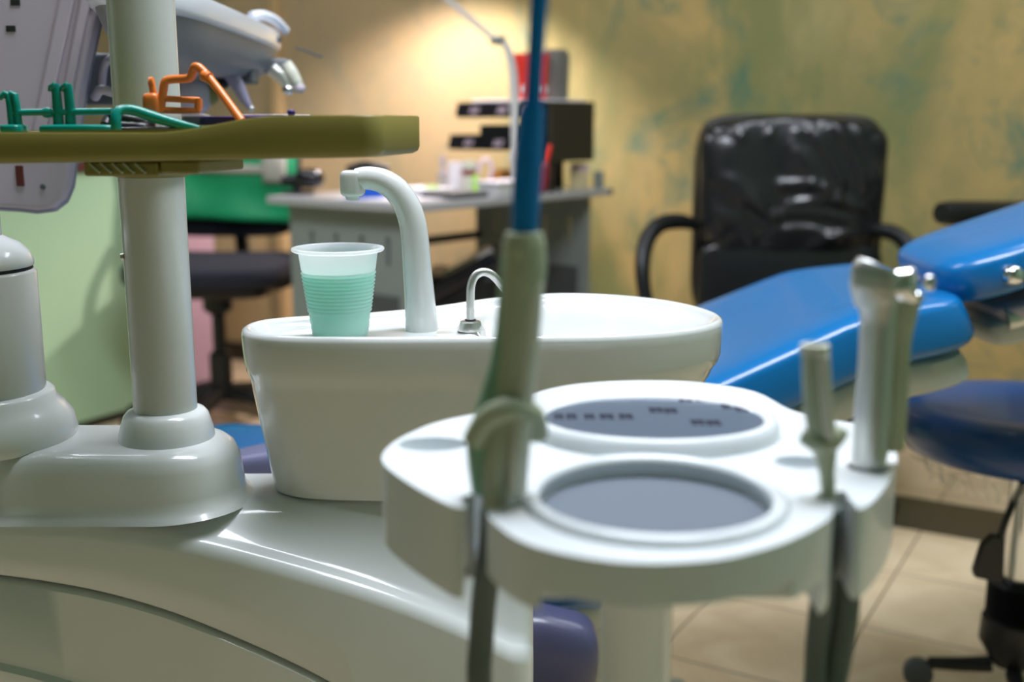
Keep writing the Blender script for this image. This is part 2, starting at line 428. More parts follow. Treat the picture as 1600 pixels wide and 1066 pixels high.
for r, z in ((0.0, ZT-0.003), (0.072, ZT-0.003), (0.068, ZT+0.0005), (0.064, ZT+0.004), (0.062, ZT+0.012), (0.059, ZT+0.034), (0.055, ZT+0.043), (0.049, ZT+0.048), (0.040, ZT+0.050), (0.0, ZT+0.050)):
    rr = max(r, 0.0005); rs.append([Vector((x, y, z)) for x, y in stadium(QX-0.2, PX+0.002, PY-0.004, rr)])
obj('plinth', MB().rings(rs), 'white_plastic', unit, sharp=70)
zp = ZT+0.05
o = obj('pole_collar', MB().lathe([(0.040, zp-0.002), (0.0395, zp+0.004), (0.037, zp+0.014), (0.035, zp+0.020), (0.032, zp+0.0235), (0.027, zp+0.025), (0.02, zp+0.025)], (PX, PY, 0)), 'white_plastic', unit, sharp=60)
def pole_seg(x, y, z0, z1, r): return MB().lathe([(r, z0), (r, z1)], (x, y, 0), n=64)
obj('pole', pole_seg(PX, PY, zp+0.022, 1.9, 0.0262), 'pole_paint', unit)
obj('pole_screw', MB().lathe([(0.0, -0.0025), (0.003, -0.0025), (0.0035, 0)], Vector(P(193, 402, PY-0.012)), n=16, R=basis((1, 0.4, 0))), 'steel_satin', unit)
obj('pole_collar', MB().lathe([(0.078, zp-0.002), (0.079, zp+0.004), (0.076, zp+0.016), (0.069, zp+0.026), (0.063, zp+0.032), (0.062, zp+0.038), (0.058, zp+0.041), (0.05, zp+0.041)], (QX, QY, 0)), 'white_plastic', unit, sharp=60)
obj('pole_sleeve', MB().lathe([(0.0555, zp+0.035), (0.0555, 0.826), (0.0535, 0.8285), (0.04, 0.829)], (QX, QY, 0), n=64), 'pole_paint', unit, sharp=50)
obj('sleeve_gap', MB().lathe([(0.0525, 0.8255), (0.0525, 0.832)], (QX, QY, 0), n=48), 'groove_black', unit)
obj('sleeve_cap', MB().lathe([(0.0535, 0.8315), (0.054, 0.835), (0.051, 0.843), (0.044, 0.850), (0.034, 0.855), (0.0305, 0.857), (0.025, 0.857)], (QX, QY, 0), n=64), 'white_plastic', unit, sharp=60)
obj('pole', pole_seg(QX, QY, 0.85, 1.9, 0.0305), 'pole_paint', unit)
# ================================================================== SPITTOON BASIN
ZR = 0.780
rim = spl([(-0.229, 0.935, 0), (-0.217, 0.903, 0), (-0.180, 0.884, 0), (-0.10, 0.880, 0), (0.0, 0.884, 0), (0.08, 0.890, 0), (0.140, 0.912, 0), (0.178, 0.950, 0), (0.187, 1.00, 0), (0.160, 1.065, 0), (0.105, 1.11, 0), (0.04, 1.12, 0), (-0.02, 1.09, 0), (-0.08, 1.035, 0), (-0.14, 1.0, 0), (-0.19, 0.985, 0), (-0.220, 0.965, 0)], 8, True)
bot = spl([(-0.207, 0.940, 0), (-0.199, 0.918, 0), (-0.168, 0.903, 0), (-0.10, 0.897, 0), (-0.02, 0.897, 0), (0.02, 0.902, 0), (0.05, 0.915, 0), (0.07, 0.935, 0), (0.075, 0.96, 0), (0.065, 0.99, 0), (0.03, 1.01, 0), (0.0, 1.005, 0), (-0.03, 0.995, 0), (-0.08, 0.985, 0), (-0.13, 0.978, 0), (-0.17, 0.97, 0), (-0.199, 0.957, 0)], 8, True)
cen = Vector((-0.02, 0.965, 0))
def ringb(t, z, off=0.0):
    out = []
    for i, (a, c) in enumerate(zip(rim, bot)):
        right = sstep(-0.05, 0.12, a.x)
        tt = lerp(t, (t**1.9), right)
        q = a.lerp(c, tt); d = (cen-a).normalized() if off else None
        if off:
            m = rim[(i+1) % len(rim)]-rim[i-1]; nr = Vector((-m.y, m.x, 0)).normalized(); q = q+nr*off
        out.append(Vector((q.x, q.y, z)))
    return out
basin = thing('spittoon_basin', 'white glazed cuspidor bowl with curved water spout on the dental unit', 'basin', (-0.05, 0.95, ZT))
outer = [ringb(1.06, ZT+0.0012), ringb(1.0, ZT+0.003), ringb(0.97, ZT+0.008)]
for z in (0.66, 0.69, 0.715, 0.732): outer.append(ringb(1-(z-ZT)/(0.738-ZT)*0.765, z))
for t, z in ((0.235, 0.738), (0.14, 0.743), (0.075, 0.750), (0.03, 0.760), (0.01, 0.768), (0.0, 0.775)): outer.append(ringb(t, z))
outer.append(ringb(0.0, 0.7785, 0.0012)); outer.append(ringb(0, ZR, 0.004)); outer.append(ringb(0, ZR-0.0006, 0.0065))
def inner(off, k):
    base = ringb(0, 0, off); out = []
    for p in base:
        q = p.lerp(Vector((0.02, 0.965, 0)), k)
        shelf = 0.0075*min(1, (off-0.006)/0.006)
        bw = sstep(-0.035, 0.03, q.x)
        bowl = 0.095*(1-(1-min(1, k*1.25))**2.2)
        q.z = ZR-0.0012-lerp(shelf, max(shelf, bowl), bw); out.append(q)
    return out
for off, k in ((0.008, 0), (0.010, 0.005), (0.012, 0.012), (0.012, 0.04), (0.012, 0.09), (0.012, 0.16), (0.012, 0.26), (0.012, 0.38), (0.012, 0.52), (0.012, 0.68), (0.012, 0.84), (0.012, 0.97)): outer.append(inner(off, k))
obj('bowl', MB().rings(outer), 'ceramic', basin, sharp=75)
SZ = ZR-0.0087
# water spout
fy = 0.962
def fpt(px, py): return P(px, py, fy)
fp = [(659, 524), (658, 505), (656, 470), (652, 420), (649, 380), (645, 350), (636, 322), (620, 298), (600, 284), (582, 279), (568, 278.5), (557, 280)]
fr = [0.0147, 0.0143, 0.0134, 0.0125, 0.0120, 0.0118, 0.0116, 0.0112, 0.0106, 0.0101, 0.0097, 0.0090]
pp = [fpt(*q) for q in fp]; pp[0].z = SZ-0.001
pts = spl(pp, 6); rr = [interp(list(range(12)), fr, i/6) for i in range(len(pts))]
obj('faucet', MB().tube(pts, rr, 28), 'ceramic', basin, sharp=60)
tip = fpt(550, 285)
obj('spout_end', MB().pillow(tip+Vector((0.0006, 0, -0.0008)), (0.0107, 0.0100, 0.0113), 0.42, 0.75, nu=48, nv=28), 'ceramic', basin)
obj('nozzle', MB().lathe([(0.0085, 0.010), (0.0080, 0.003), (0.0062, -0.001), (0.0055, -0.004), (0.0035, -0.0042)], fpt(551, 305), n=28), 'ceramic', basin, sharp=35)
# chrome rinse tube
ry = 0.965
rb = P(735, 510, ry); rb.z = SZ
obj('rinse_base', MB().lathe([(0.0112, -0.001), (0.0112, 0.0015), (0.009, 0.0068), (0.0075, 0.0075), (0.0, 0.0075)], rb, n=32), 'steel_satin', basin, sharp=30)
obj('rinse_seal', MB().lathe([(0.0048, 0.007), (0.0048, 0.0088), (0, 0.0088)], rb, n=24), 'groove_black', basin)
tp = [rb+Vector((0, 0, 0.006)), P(735, 470, ry), P(736, 447, ry), P(742, 432, ry+0.002), P(754, 425, ry+0.004), P(768, 429, ry+0.006), P(782, 443, ry+0.009), P(797, 463, ry+0.012)]
obj('rinse_tube', MB().tube(spl(tp, 6), 0.0037, 18), 'steel_satin', basin)
# ================================================================== CUP
cc = P(532, 524, 0.932); cc.z = SZ+0.0003
cup = thing('plastic_cup', 'ribbed translucent disposable cup of mint green mouthwash on the basin shelf', 'cup', cc)
CHT = 0.0755
def cr(z): return lerp(0.0232, 0.0335, z/CHT)
prof = [(0.0, 0.0015), (0.019, 0.0015), (0.0205, 0.0), (0.0228, 0.0), (0.0234, 0.0015), (cr(0.019), 0.019)]
z = 0.021
while z < 0.0555:
    prof += [(cr(z)-0.0006, z), (cr(z+0.0011)+0.0007, z+0.0011), (cr(z+0.002)+0.0007, z+0.0020), (cr(z+0.0029)-0.0006, z+0.0029)]; z += 0.00315
prof += [(cr(0.057), 0.057), (cr(0.0715), 0.0715), (cr(0.0725)+0.0005, 0.0725), (0.0372, 0.0722), (0.0383, 0.0730), (0.0386, 0.0742), (0.0380, 0.0752), (0.0365, 0.0755), (0.0350, 0.0752), (cr(0.074)-0.0004, 0.0742), (cr(0.072)-0.0006, 0.071), (cr(0.057)-0.0007, 0.057), (0.0226, 0.003), (0.0, 0.003)]
obj('cup_wall', MB().lathe(prof, cc, n=64), 'cup_plastic', cup, sharp=70)
obj('mouthwash', MB().lathe([(0.0, 0.0035), (0.0214, 0.0035), (cr(0.0555)-0.0013, 0.0555), (0.0, 0.0555)], cc, n=48), 'mouthwash', cup, sharp=40)
# ================================================================== INSTRUMENT HOLDER (foreground)
ZH = 0.777
hx, hy = 0.063, 0.53
hold = thing('instrument_holder', 'white rounded assistant holder with an oval well and keypad in the foreground', 'instrument holder', (hx, hy, 0))
out_px = [(762, 806), (800, 838), (850, 858), (930, 874), (1000, 880), (1080, 878), (1150, 869), (1230, 846), (1290, 815), (1303, 796), (1301, 779), (1310, 768), (1322, 770), (1331, 786), (1345, 796), (1372, 776), (1395, 742), (1402, 712), (1388, 684), (1345, 664), (1290, 654), (1235, 640), (1180, 612), (1100, 598), (1020, 594), (930, 597), (860, 607), (800, 628), (745, 645), (680, 660), (625, 684), (598, 708), (602, 728), (640, 756), (690, 784), (715, 794), (733, 790), (742, 768), (746, 742), (756, 722), (770, 718), (780, 732), (776, 756), (766, 782)]
outl = [(q.x, q.y) for q in spl([PZ(x, y, ZH) for x, y in out_px], 4, True)]
plate = obj('top_plate', MB().prism(outl, ZH-0.044, ZH), 'holder_plastic', hold, bevel=0.0045, seg=4)
wc = PZ(1022, 781, ZH)
def temp(mb, o=hold): return obj('cutter', mb, 'holder_plastic', o)
cut1 = temp(MB().lathe([(0, ZH-0.0075), (0.0545, ZH-0.0075), (0.0555, ZH+0.02), (0, ZH+0.02)], (wc.x, wc.y, 0), n=64))
lc = PZ(676, 694, ZH)
cut2 = temp(MB().lathe([(0, ZH-0.016), (0.016, ZH-0.016), (0.020, ZH+0.02), (0, ZH+0.02)], (lc.x, lc.y, 0), n=40, sx=1.05, sy=0.75))
rc = PZ(1250, 722, ZH)
cut3 = temp(MB().lathe([(0, ZH-0.016), (0.010, ZH-0.016), (0.012, ZH+0.02), (0, ZH+0.02)], (rc.x, rc.y, 0), n=32, sx=1.2, sy=1.0))
cut4 = temp(MB().box(((0.0+0.125)/2-0.005, 0.43, ZH-0.044), (0.160, 0.16, 0.032)))
cut4b = temp(MB().box((0.066, 0.40, ZH-0.041), (0.108, 0.10, 0.044)))
cut5 = temp(MB().lathe([(0, ZH-0.06), (0.0105, ZH-0.06), (0.0105, ZH+0.02), (0, ZH+0.02)], P(1357, 722, 0.548)*1.0, n=32))
cut5.data.transform(Matrix.Translation((0, 0, -P(1357, 722, 0.548).z)))
cut6 = temp(MB().lathe([(0, -0.06), (0.006, -0.06), (0.006, 0.05), (0, 0.05)], P(1294, 775, 0.503), n=28))
cut7 = temp(MB().lathe([(0, -0.06), (0.0125, -0.06), (0.0125, 0.05), (0, 0.05)], P(775, 760, 0.497), n=28, sx=1.3))
boolcut(plate, [cut1, cut2, cut3, cut4, cut4b, cut5, cut6, cut7])
obj('well_floor', MB().lathe([(0, 0.0), (0.0543, 0.0), (0.0543, 0.0015), (0, 0.0015)], (wc.x, wc.y, ZH-0.0078), n=64), 'holder_floor', hold, flat=True)
ringp = [(0.0575+0.0042*math.cos(a)*1.0, 0.0042*math.sin(a)) for a in [2*PI*i/16 for i in range(17)]]
obj('well_rim', MB().lathe(ringp, (wc.x, wc.y, ZH+0.0005), n=72, caps=False), 'holder_plastic', hold, sharp=80)
kc = PZ(1022, 648, ZH+0.010)
kr = 0.0695
kp = obj('keypad', MB().lathe([(kr+0.002, 0.0), (kr+0.001, 0.006), (kr-0.001, 0.0095), (kr-0.004, 0.011), (kr-0.007, 0.010), (kr-0.0085, 0.008)], (kc.x, kc.y, ZH-0.001), n=72, sy=0.76, caps=False), 'holder_plastic', hold, sharp=60)
obj('keypad_face', MB().lathe([(0, 0.0075), (kr-0.008, 0.0075), (kr-0.008, 0.0088), (0, 0.0088)], (kc.x, kc.y, ZH-0.001), n=72, sy=0.76), 'panel_blue', kp)
zk = ZH+0.0079
for (x, y, wpx) in [(873, 651, 14), (893, 651, 16), (921, 651, 16), (948, 651, 22), (978, 651, 22), (1025, 641, 22), (1048, 642, 20), (1070, 624, 22), (1095, 624, 20), (1090, 660, 20), (1115, 661, 22), (1135, 635, 14), (1158, 639, 20)]:
    q = PZ(x, y, zk); ww = wpx*0.72/F
    mb = MB().box(q+Vector((-ww*0.25, 0, 0.0001)), (ww*0.38, 0.011, 0.0002)).box(q+Vector((ww*0.25, 0, 0.0001)), (ww*0.38, 0.011, 0.0002)).box(q+Vector((0, 0.002, 0.0001)), (ww*0.8, 0.003, 0.0002))
    obj('key_symbol', mb, 'print_dark', kp, flat=True)
obj('column', MB().lathe([(0.0185, 0.012), (0.0180, ZH-0.060), (0.024, ZH-0.046), (0.026, ZH-0.036)], (hx, hy, 0), n=48), 'holder_plastic', hold, sharp=50)
obj('column_screw', MB().lathe([(0.0, 0.0015), (0.0022, 0.0015), (0.0026, 0)], P(1022, 938, hy-0.02), n=16, R=basis((0, -1, 0))), 'grey_dark', hold)
obj('foot', MB().lathe([(0.13, 0), (0.13, 0.008), (0.12, 0.014), (0.03, 0.02), (0.0, 0.02)], (hx, hy-0.02, 0), n=48), 'grey_dark', hold, sharp=40)
# suction handpiece with blue tube
hY = 0.497
def S_(px, py, dy=0.0): return P(px, py, hY+dy)
suc = thing('suction_handpiece', 'pale green suction handpiece with a tall blue tube in the left slot', 'suction handpiece', S_(772, 780))
t1 = spl([S_(772, 800, 0.002), S_(775, 760), S_(785, 700), S_(800, 640), S_(808, 560), S_(815, 480), S_(820, 420), S_(820, 385)], 5)
r1 = [interp([0, 1, 2, 3, 4, 5, 6, 7], [0.0050, 0.0065, 0.0085, 0.0088, 0.0082, 0.0088, 0.0098, 0.0092], i/5) for i in range(len(t1))]
obj('valve_body', MB().tube(t1, r1, 24), 'ivory_green', suc)
t2 = spl([S_(757, 770, 0.004), S_(758, 700, 0.006), S_(768, 640, 0.006), S_(788, 560, 0.003), S_(798, 480, 0.003), S_(803, 400, 0.003)], 5)
obj('green_sleeve', MB().tube(t2, [interp([0, 1, 2, 3, 4, 5], [0.0060, 0.0088, 0.0072, 0.0062, 0.0062, 0.0058], i/5) for i in range(len(t2))], 18), 'green_tint', suc)
t3 = spl([S_(742, 690), S_(760, 658, -0.004), S_(785, 642, -0.008), S_(812, 640, -0.008), S_(832, 652, -0.004), S_(838, 680, 0.0)], 5)
obj('lever', MB().tube(t3, 0.0058, 16), 'ivory_green', suc)
t4 = spl([S_(808, 770, -0.008), S_(812, 700, -0.010), S_(822, 600, -0.006), S_(832, 480, -0.004), S_(836, 410, -0.002)], 5)
obj('sleeve_side', MB().tube(t4, [interp([0, 1, 2, 3, 4], [0.0042, 0.0048, 0.0044, 0.0045, 0.004], i/5) for i in range(len(t4))], 14), 'ivory', suc)
obj('collar', MB().lathe([(0.0088, -0.006), (0.0096, -0.004), (0.0096, 0.002), (0.0086, 0.004), (0.0086, 0.0055), (0.0070, 0.0062)], S_(819, 384), n=32), 'ivory_green', suc, sharp=40)
tt = spl([S_(819, 383), S_(821, 330), S_(826, 250, 0.002), S_(833, 165, 0.004)], 5)
tb = obj('suction_tube', MB().tube(tt, [interp([0, 1, 2, 3], [0.0058, 0.0062, 0.0064, 0.0052], i/5) for i in range(len(tt))], 24), 'blue_tube', suc, sharp=60)
tu = spl([S_(833, 168, 0.004), S_(837, 90, 0.006), S_(842, 10, 0.008), S_(850, -70, 0.011)], 5)
obj('tube_tip', MB().tube(tu, [interp([0, 1, 2, 3], [0.0036, 0.0036, 0.0038, 0.0046], i/5) for i in range(len(tu))], 20), 'blue_tube', tb)
h1 = spl([S_(772, 796, 0.002), S_(768, 850, 0.004), S_(757, 930, 0.01), S_(752, 1000, 0.012), S_(750, 1090, 0.012), S_(775, 1300, 0.02), S_(800, 1500, 0.06)], 6)
obj('hose', MB().tube(h1, 0.0062, 16), 'hose_grey', suc)
# saliva ejector
eY = 0.503
def E_(px, py, dy=0.0): return P(px, py, eY+dy)
ej = thing('saliva_ejector', 'short forked ivory valve standing in the right slot beside the syringe', 'saliva ejector', E_(1290, 785))
te = spl([E_(1296, 795), E_(1292, 740), E_(1288, 700), E_(1280, 650), E_(1275, 600), E_(1273, 560), E_(1272, 548)], 5)
obj('valve_body', MB().tube(te, [interp([0, 1, 2, 3, 4, 5, 6], [0.0032, 0.0036, 0.0060, 0.0066, 0.0062, 0.0058, 0.0055], i/5) for i in range(len(te))], 20), 'ivory_green', ej)
obj('side_fin', MB().tube(spl([E_(1286, 556, -0.005), E_(1290, 620, -0.006), E_(1296, 670, -0.006), E_(1300, 700, -0.004)], 5), [0.0030]*16, 14), 'ivory', ej)
obj('valve_cap', MB().lathe([(0.0066, -0.002), (0.0068, 0.0), (0.0064, 0.0026), (0.004, 0.003), (0.0036, -0.001), (0, -0.001)], E_(1273, 547), n=28), 'ivory', ej, sharp=40)
obj('lever', MB().tube(spl([E_(1258, 680, 0.002), E_(1280, 692, -0.003), E_(1300, 690, -0.004), E_(1318, 672, -0.002)], 5), [interp([0, 1, 2, 3], [0.0045, 0.0052, 0.0045, 0.003], i/5) for i in range(16)], 14), 'ivory_green', ej)
h2 = spl([E_(1296, 792), E_(1292, 850, 0.004), E_(1282, 950, 0.01), E_(1276, 1010, 0.012), E_(1270, 1100, 0.012), E_(1240, 1300, 0.02), E_(1180, 1500, 0.06)], 6)
obj('hose', MB().tube(h2, 0.0056, 16), 'hose_grey', ej)
# air-water syringe
yY = 0.548
def Y_(px, py, dy=0.0): return P(px, py, yY+dy)
sy = thing('dental_syringe', 'tall silver white three way syringe with round button at the right of the holder', 'syringe', Y_(1360, 730))
ts = spl([Y_(1352, 755), Y_(1358, 715), Y_(1364, 650), Y_(1370, 560), Y_(1374, 500), Y_(1376, 460)], 5)
obj('handle', MB().tube(ts, [interp([0, 1, 2, 3, 4, 5], [0.0065, 0.0088, 0.0092, 0.0088, 0.0092, 0.0115], i/5) for i in range(len(ts))], 24), 'steel_satin', sy)
ts2 = spl([Y_(1394, 700, 0.004), Y_(1398, 620, 0.002), Y_(1402, 540, 0.002), Y_(1410, 490, 0.0), Y_(1418, 455, 0.0)], 5)
obj('handle_back', MB().tube(ts2, [interp([0, 1, 2, 3, 4], [0.0062, 0.0066, 0.0066, 0.0072, 0.0084], i/5) for i in range(len(ts2))], 18), 'ivory_green', sy)
th = spl([Y_(1374, 480), Y_(1376, 450), Y_(1380, 428), Y_(1384, 418)], 4)
obj('head', MB().tube(th, [interp([0, 1, 2, 3], [0.0115, 0.0150, 0.0158, 0.0140], i/4) for i in range(len(th))], 28, flat=0.75), 'steel_satin', sy, sharp=45)
obj('button', MB().lathe([(0.009, -0.007), (0.0095, -0.002), (0.0095, 0.003), (0.008, 0.005), (0.006, 0.0052), (0.0055, 0.003), (0.0, 0.003)], Y_(1416, 446, -0.004), n=32, R=basis((0.92, -0.4, 0.15))), 'chrome', sy, sharp=30)
obj('pin', MB().pillow(Y_(1452, 442), (0.003, 0.003, 0.004), 0.9, 0.9), 'chrome', sy)
h3 = spl([Y_(1350, 760), Y_(1330, 800, -0.03), Y_(1326, 860, -0.03), Y_(1322, 950, -0.03), Y_(1310, 1030, -0.03), Y_(1290, 1120, -0.03), Y_(1240, 1350, 0.0), Y_(1180, 1500, 0.03)], 6)
obj('hose', MB().tube(h3, 0.0066, 16), 'hose_grey', sy)
# ================================================================== OLIVE TRAY
trayE = thing('instrument_tray', 'olive plastic tray clamped in front of the upright pole', 'tray', P(230, 262, 0.82))
nr, nl = P(592, 214, 0.742), P(-95, 230, 0.795)
u = Vector((nr.x-nl.x, nr.y-nl.y, 0)); Lt = u.length; u.normalize(); v = Vector((-u.y, u.x, 0))
def tpt(s, d, z): return Vector((nl.x, nl.y, 0))+u*s+v*d+Vector((0, 0, z))
def rr_outline(L, D, r, off=0, n=10):
    pts = []
    for (cx, cy, a0) in ((L-r, r, -90), (L-r, D-r, 0), (r, D-r, 90), (r, r, 180)):
        for i in range(n+1):
            a = math.radians(a0+90*i/n); pts.append((cx+(r-off)*math.cos(a), cy+(r-off)*math.sin(a)))
        # straight samples toward next corner
    out = []
    for i, p in enumerate(pts):
        q = pts[(i+1) % len(pts)]; m = max(1, int(math.dist(p, q)/0.008))
        for j in range(m): out.append((lerp(p[0], q[0], j/m), lerp(p[1], q[1], j/m)))
    return out
DT = 0.118
def zrim(s): return lerp(0.9425, 0.9540, sstep(0.50, 0.80, s/Lt))
def zbot(s): return lerp(0.9200, 0.9268, s/Lt)
base = rr_outline(Lt, DT, 0.012, 0)
def tr(off, fz):
    o2 = []
    for (s, d) in base:
        cs, cdd = Lt/2, DT/2; f = 1-off/0.1
        s2 = s+(-off if s > cs else off)*min(1, abs(s-cs)/(cs-0.012)) if abs(s-cs) > cs-0.02 else s
        d2 = d+(-off if d > cdd else off)*min(1, abs(d-cdd)/(cdd-0.012)) if abs(d-cdd) > cdd-0.02 else d
        o2.append(tpt(s2, d2, fz(s)))
    return o2
zfl = 0.0190
trr = [tr(0.004, zbot), tr(0.001, lambda s: zbot(s)+0.002), tr(0.0, lambda s: zbot(s)+0.005), tr(0, lambda s: zrim(s)-0.001), tr(0.0008, zrim), tr(0.0028, zrim), tr(0.0035, lambda s: zrim(s)-0.001), tr(0.0035, lambda s: zbot(s)+0.0215), tr(0.006, lambda s: zbot(s)+zfl)]
obj('tray_pan', MB().rings(trr), 'olive_plastic', trayE, sharp=50)
ux = u
def tb_(s0, s1, d0, d1, z0, z1):
    a = [(s0, d0), (s1, d0), (s1, d1), (s0, d1)]
    return MB().rings([[tpt(s, d, z0) for s, d in a], [tpt(s, d, z1) for s, d in a]])
sa = (P(130, 262, 0.79)-Vector((nl.x, nl.y, 0))).dot(u); sb = (P(258, 262, 0.79)-Vector((nl.x, nl.y, 0))).dot(u); sc_ = (P(325, 262, 0.79)-Vector((nl.x, nl.y, 0))).dot(u)
bk = obj('bracket', tb_(sa, sb-0.0008, 0.012, 0.11, 0.9125, 0.9225), 'olive_plastic', trayE, bevel=0.002)
obj('bracket', tb_(sb+0.0008, sc_, 0.012, 0.09, 0.9145, 0.9235), 'olive_plastic', trayE, bevel=0.002)
for k in range(5):
    s = lerp(sa+0.01, sb-0.012, k/4)
    obj('bracket_rib', MB().tube([tpt(s-0.005, 0.0115, 0.9215), tpt(s+0.003, 0.0105, 0.9150)], 0.0009, 8), 'ivory_green', bk)
obj('pole_clamp', MB().lathe([(0.0268, 0.9055), (0.0305, 0.907), (0.032, 0.9125), (0.032, 0.9215), (0.0268, 0.9215)], (PX, PY, 0), n=48), 'olive_plastic', trayE, sharp=40)
# --- x-ray film holders etc lying in the tray
TY = 0.825
def T_(px, py, dy=0.0): return P(px, py, TY+dy)
def bar(mb, a, b, r=0.0022, flat=1.0): mb.tube([a, b], r, 10, flat=flat); return mb
def floorz(p): q = p.copy(); q.z = 0.9268; return q
fh = thing('film_holder', 'teal green x-ray film holder with paired upright prongs on the olive tray', 'film holder', floorz(T_(110, 200)))
m1 = MB(); bar(m1, T_(20, 176), T_(175, 174), 0.0025); m1.tube([T_(68, 176), T_(74, 176), T_(81, 176)], [0.0034, 0.0040, 0.0034], 12)
obj('rod', m1, 'teal_plastic', fh)
for x0 in (85, 104):
    m1 = MB(); m1.tube([T_(x0+7, 200), T_(x0+5, 165), T_(x0+2, 136), T_(x0+1, 132)], [0.0040, 0.0036, 0.0033, 0.0030], 10, flat=0.7)
    m1.tube([T_(x0+2, 134), T_(x0-6, 137), T_(x0-7, 143)], [0.0030, 0.0022, 0.0016], 8); obj('prong', m1, 'teal_plastic', fh)
for x0 in (14, 24):
    m1 = MB(); m1.tube([T_(x0+6, 202), T_(x0+2, 165), T_(x0-1, 148), T_(x0-6, 146), T_(x0-15, 154)], [0.0030, 0.0028, 0.0026, 0.0024, 0.0018], 10); obj('prong', m1, 'teal_plastic', fh)
obj('base', MB().pillow(T_(125, 202), (0.028, 0.012, 0.0035), 0.4, 0.6), 'teal_plastic', fh)
obj('base', MB().pillow(T_(22, 202), (0.008, 0.010, 0.0035), 0.4, 0.6), 'teal_plastic', fh)
fa = thing('film_positioner', 'bent teal green rod lying across the olive tray beside the orange holder', 'film positioner', floorz(T_(240, 200, -0.02)))
obj('rod', MB().tube(spl([T_(182, 206, -0.03), T_(181, 190, -0.03), T_(183, 177, -0.028), T_(192, 172, -0.025), T_(210, 173, -0.022), T_(240, 183, -0.02), T_(275, 193, -0.02), T_(312, 202, -0.02)], 5), [interp([0, 3, 5, 7], [0.0038, 0.0036, 0.0042, 0.0026], i/5) for i in range(36)], 12), 'teal_plastic', fa)
fo = thing('film_holder', 'orange x-ray film holder with cage and long slanting rod on the tray', 'film holder', floorz(T_(260, 195)))
m1 = MB(); m1.tube(spl([T_(378, 190, -0.035), T_(345, 145, -0.02), T_(318, 112, -0.01), T_(306, 104, -0.008), T_(301, 112, -0.006), T_(296, 122, -0.004), T_(270, 124), T_(258, 128), T_(254, 150), T_(250, 176)], 4), 0.0031, 12)
obj('rod', m1, 'orange_plastic', fo)
obj('rod_collar', MB().tube([T_(318, 118, -0.011), T_(328, 122, -0.014)], 0.0040, 12), 'orange_plastic', fo)
m1 = MB(); bar(m1, T_(252, 154), T_(312, 157), 0.0024); bar(m1, T_(310, 154), T_(310, 172), 0.0028); bar(m1, T_(245, 172), T_(312, 174), 0.0026); bar(m1, T_(250, 150), T_(250, 176), 0.0034); bar(m1, T_(236, 128), T_(243, 160), 0.0024)
m1.tube([T_(234, 128), T_(240, 127)], 0.0033, 10)
obj('cage', m1, 'orange_plastic', fo)
obj('bite_block', MB().pillow(T_(238, 164), (0.0062, 0.006, 0.0085), 0.5, 0.6), 'orange_plastic', fo)
pk = thing('cassette', 'dark purple flat plastic cassette lying on the right half of the tray', 'cassette', floorz(T_(400, 190, -0.01)))
q0 = P(318, 187, 0.845); q1 = P(487, 183, 0.80)
d = (q1-q0); d.z = 0; ln = d.length; d.normalize(); ang = math.atan2(d.y, d.x)
mid = (q0+q1)/2; zc = 0.9515
obj('case', MB().box((mid.x, mid.y, zc-0.0010), (ln, 0.045, 0.006), Matrix.Rotation(ang, 3, 'Z')), 'purple_plastic', pk, bevel=0.001)
obj('inlay', MB().box((mid.x+0.012, mid.y, zc+0.0026), (ln*0.45, 0.03, 0.0014), Matrix.Rotation(ang, 3, 'Z')), 'paper', pk, bevel=0.0004)
obj('knob', MB().pillow(P(455, 176, 0.80), (0.0028, 0.0028, 0.0022), 0.8, 0.9), 'purple_plastic', pk)
obj('foot', MB().box((mid.x, mid.y, (0.9450+zc-0.0035)/2), (ln*0.5, 0.03, zc-0.004-0.9450), Matrix.Rotation(ang, 3, 'Z')), 'purple_plastic', pk)
bc = thing('black_clip', 'black rubber clip coiled under the teal arm on the tray', 'clip', floorz(T_(200, 196)))
obj('coil', MB().tube(spl([T_(165, 196, 0.02), T_(172, 184, 0.025), T_(190, 186, 0.02), T_(215, 190, 0.01), T_(235, 197, 0.0), T_(215, 200, -0.01), T_(185, 198, 0.0)], 5), 0.0040, 12), 'black_plastic', bc)
obj('foil_strip', MB().tube(spl([T_(205, 193, 0.0), T_(225, 198, -0.01), T_(238, 201, -0.012)], 4), 0.0016, 8), 'chrome', bc)
tag(obj('film_sleeve', MB().pillow(T_(232, 203, -0.012), (0.022, 0.012, 0.0022), 0.4, 0.3), 'slate_purple'), 'flat slate blue film sleeve under the teal arm', 'film sleeve')
tag(obj('film_packet', MB().pillow(T_(290, 190, 0.0), (0.018, 0.008, 0.006), 0.4, 0.3), 'film_clear'), 'small clear film packet in front of the orange cage', 'film packet')
# ================================================================== DELIVERY TABLE AND SLANTED HOUSING (upper left)
AY = 1.16
def A_(px, py, dy=0.0): return P(px, py, AY+dy)
dt = thing('delivery_table', 'white overhead delivery table seen from below behind the thicker pole', 'delivery table', (-0.55, 1.5, 1.0))
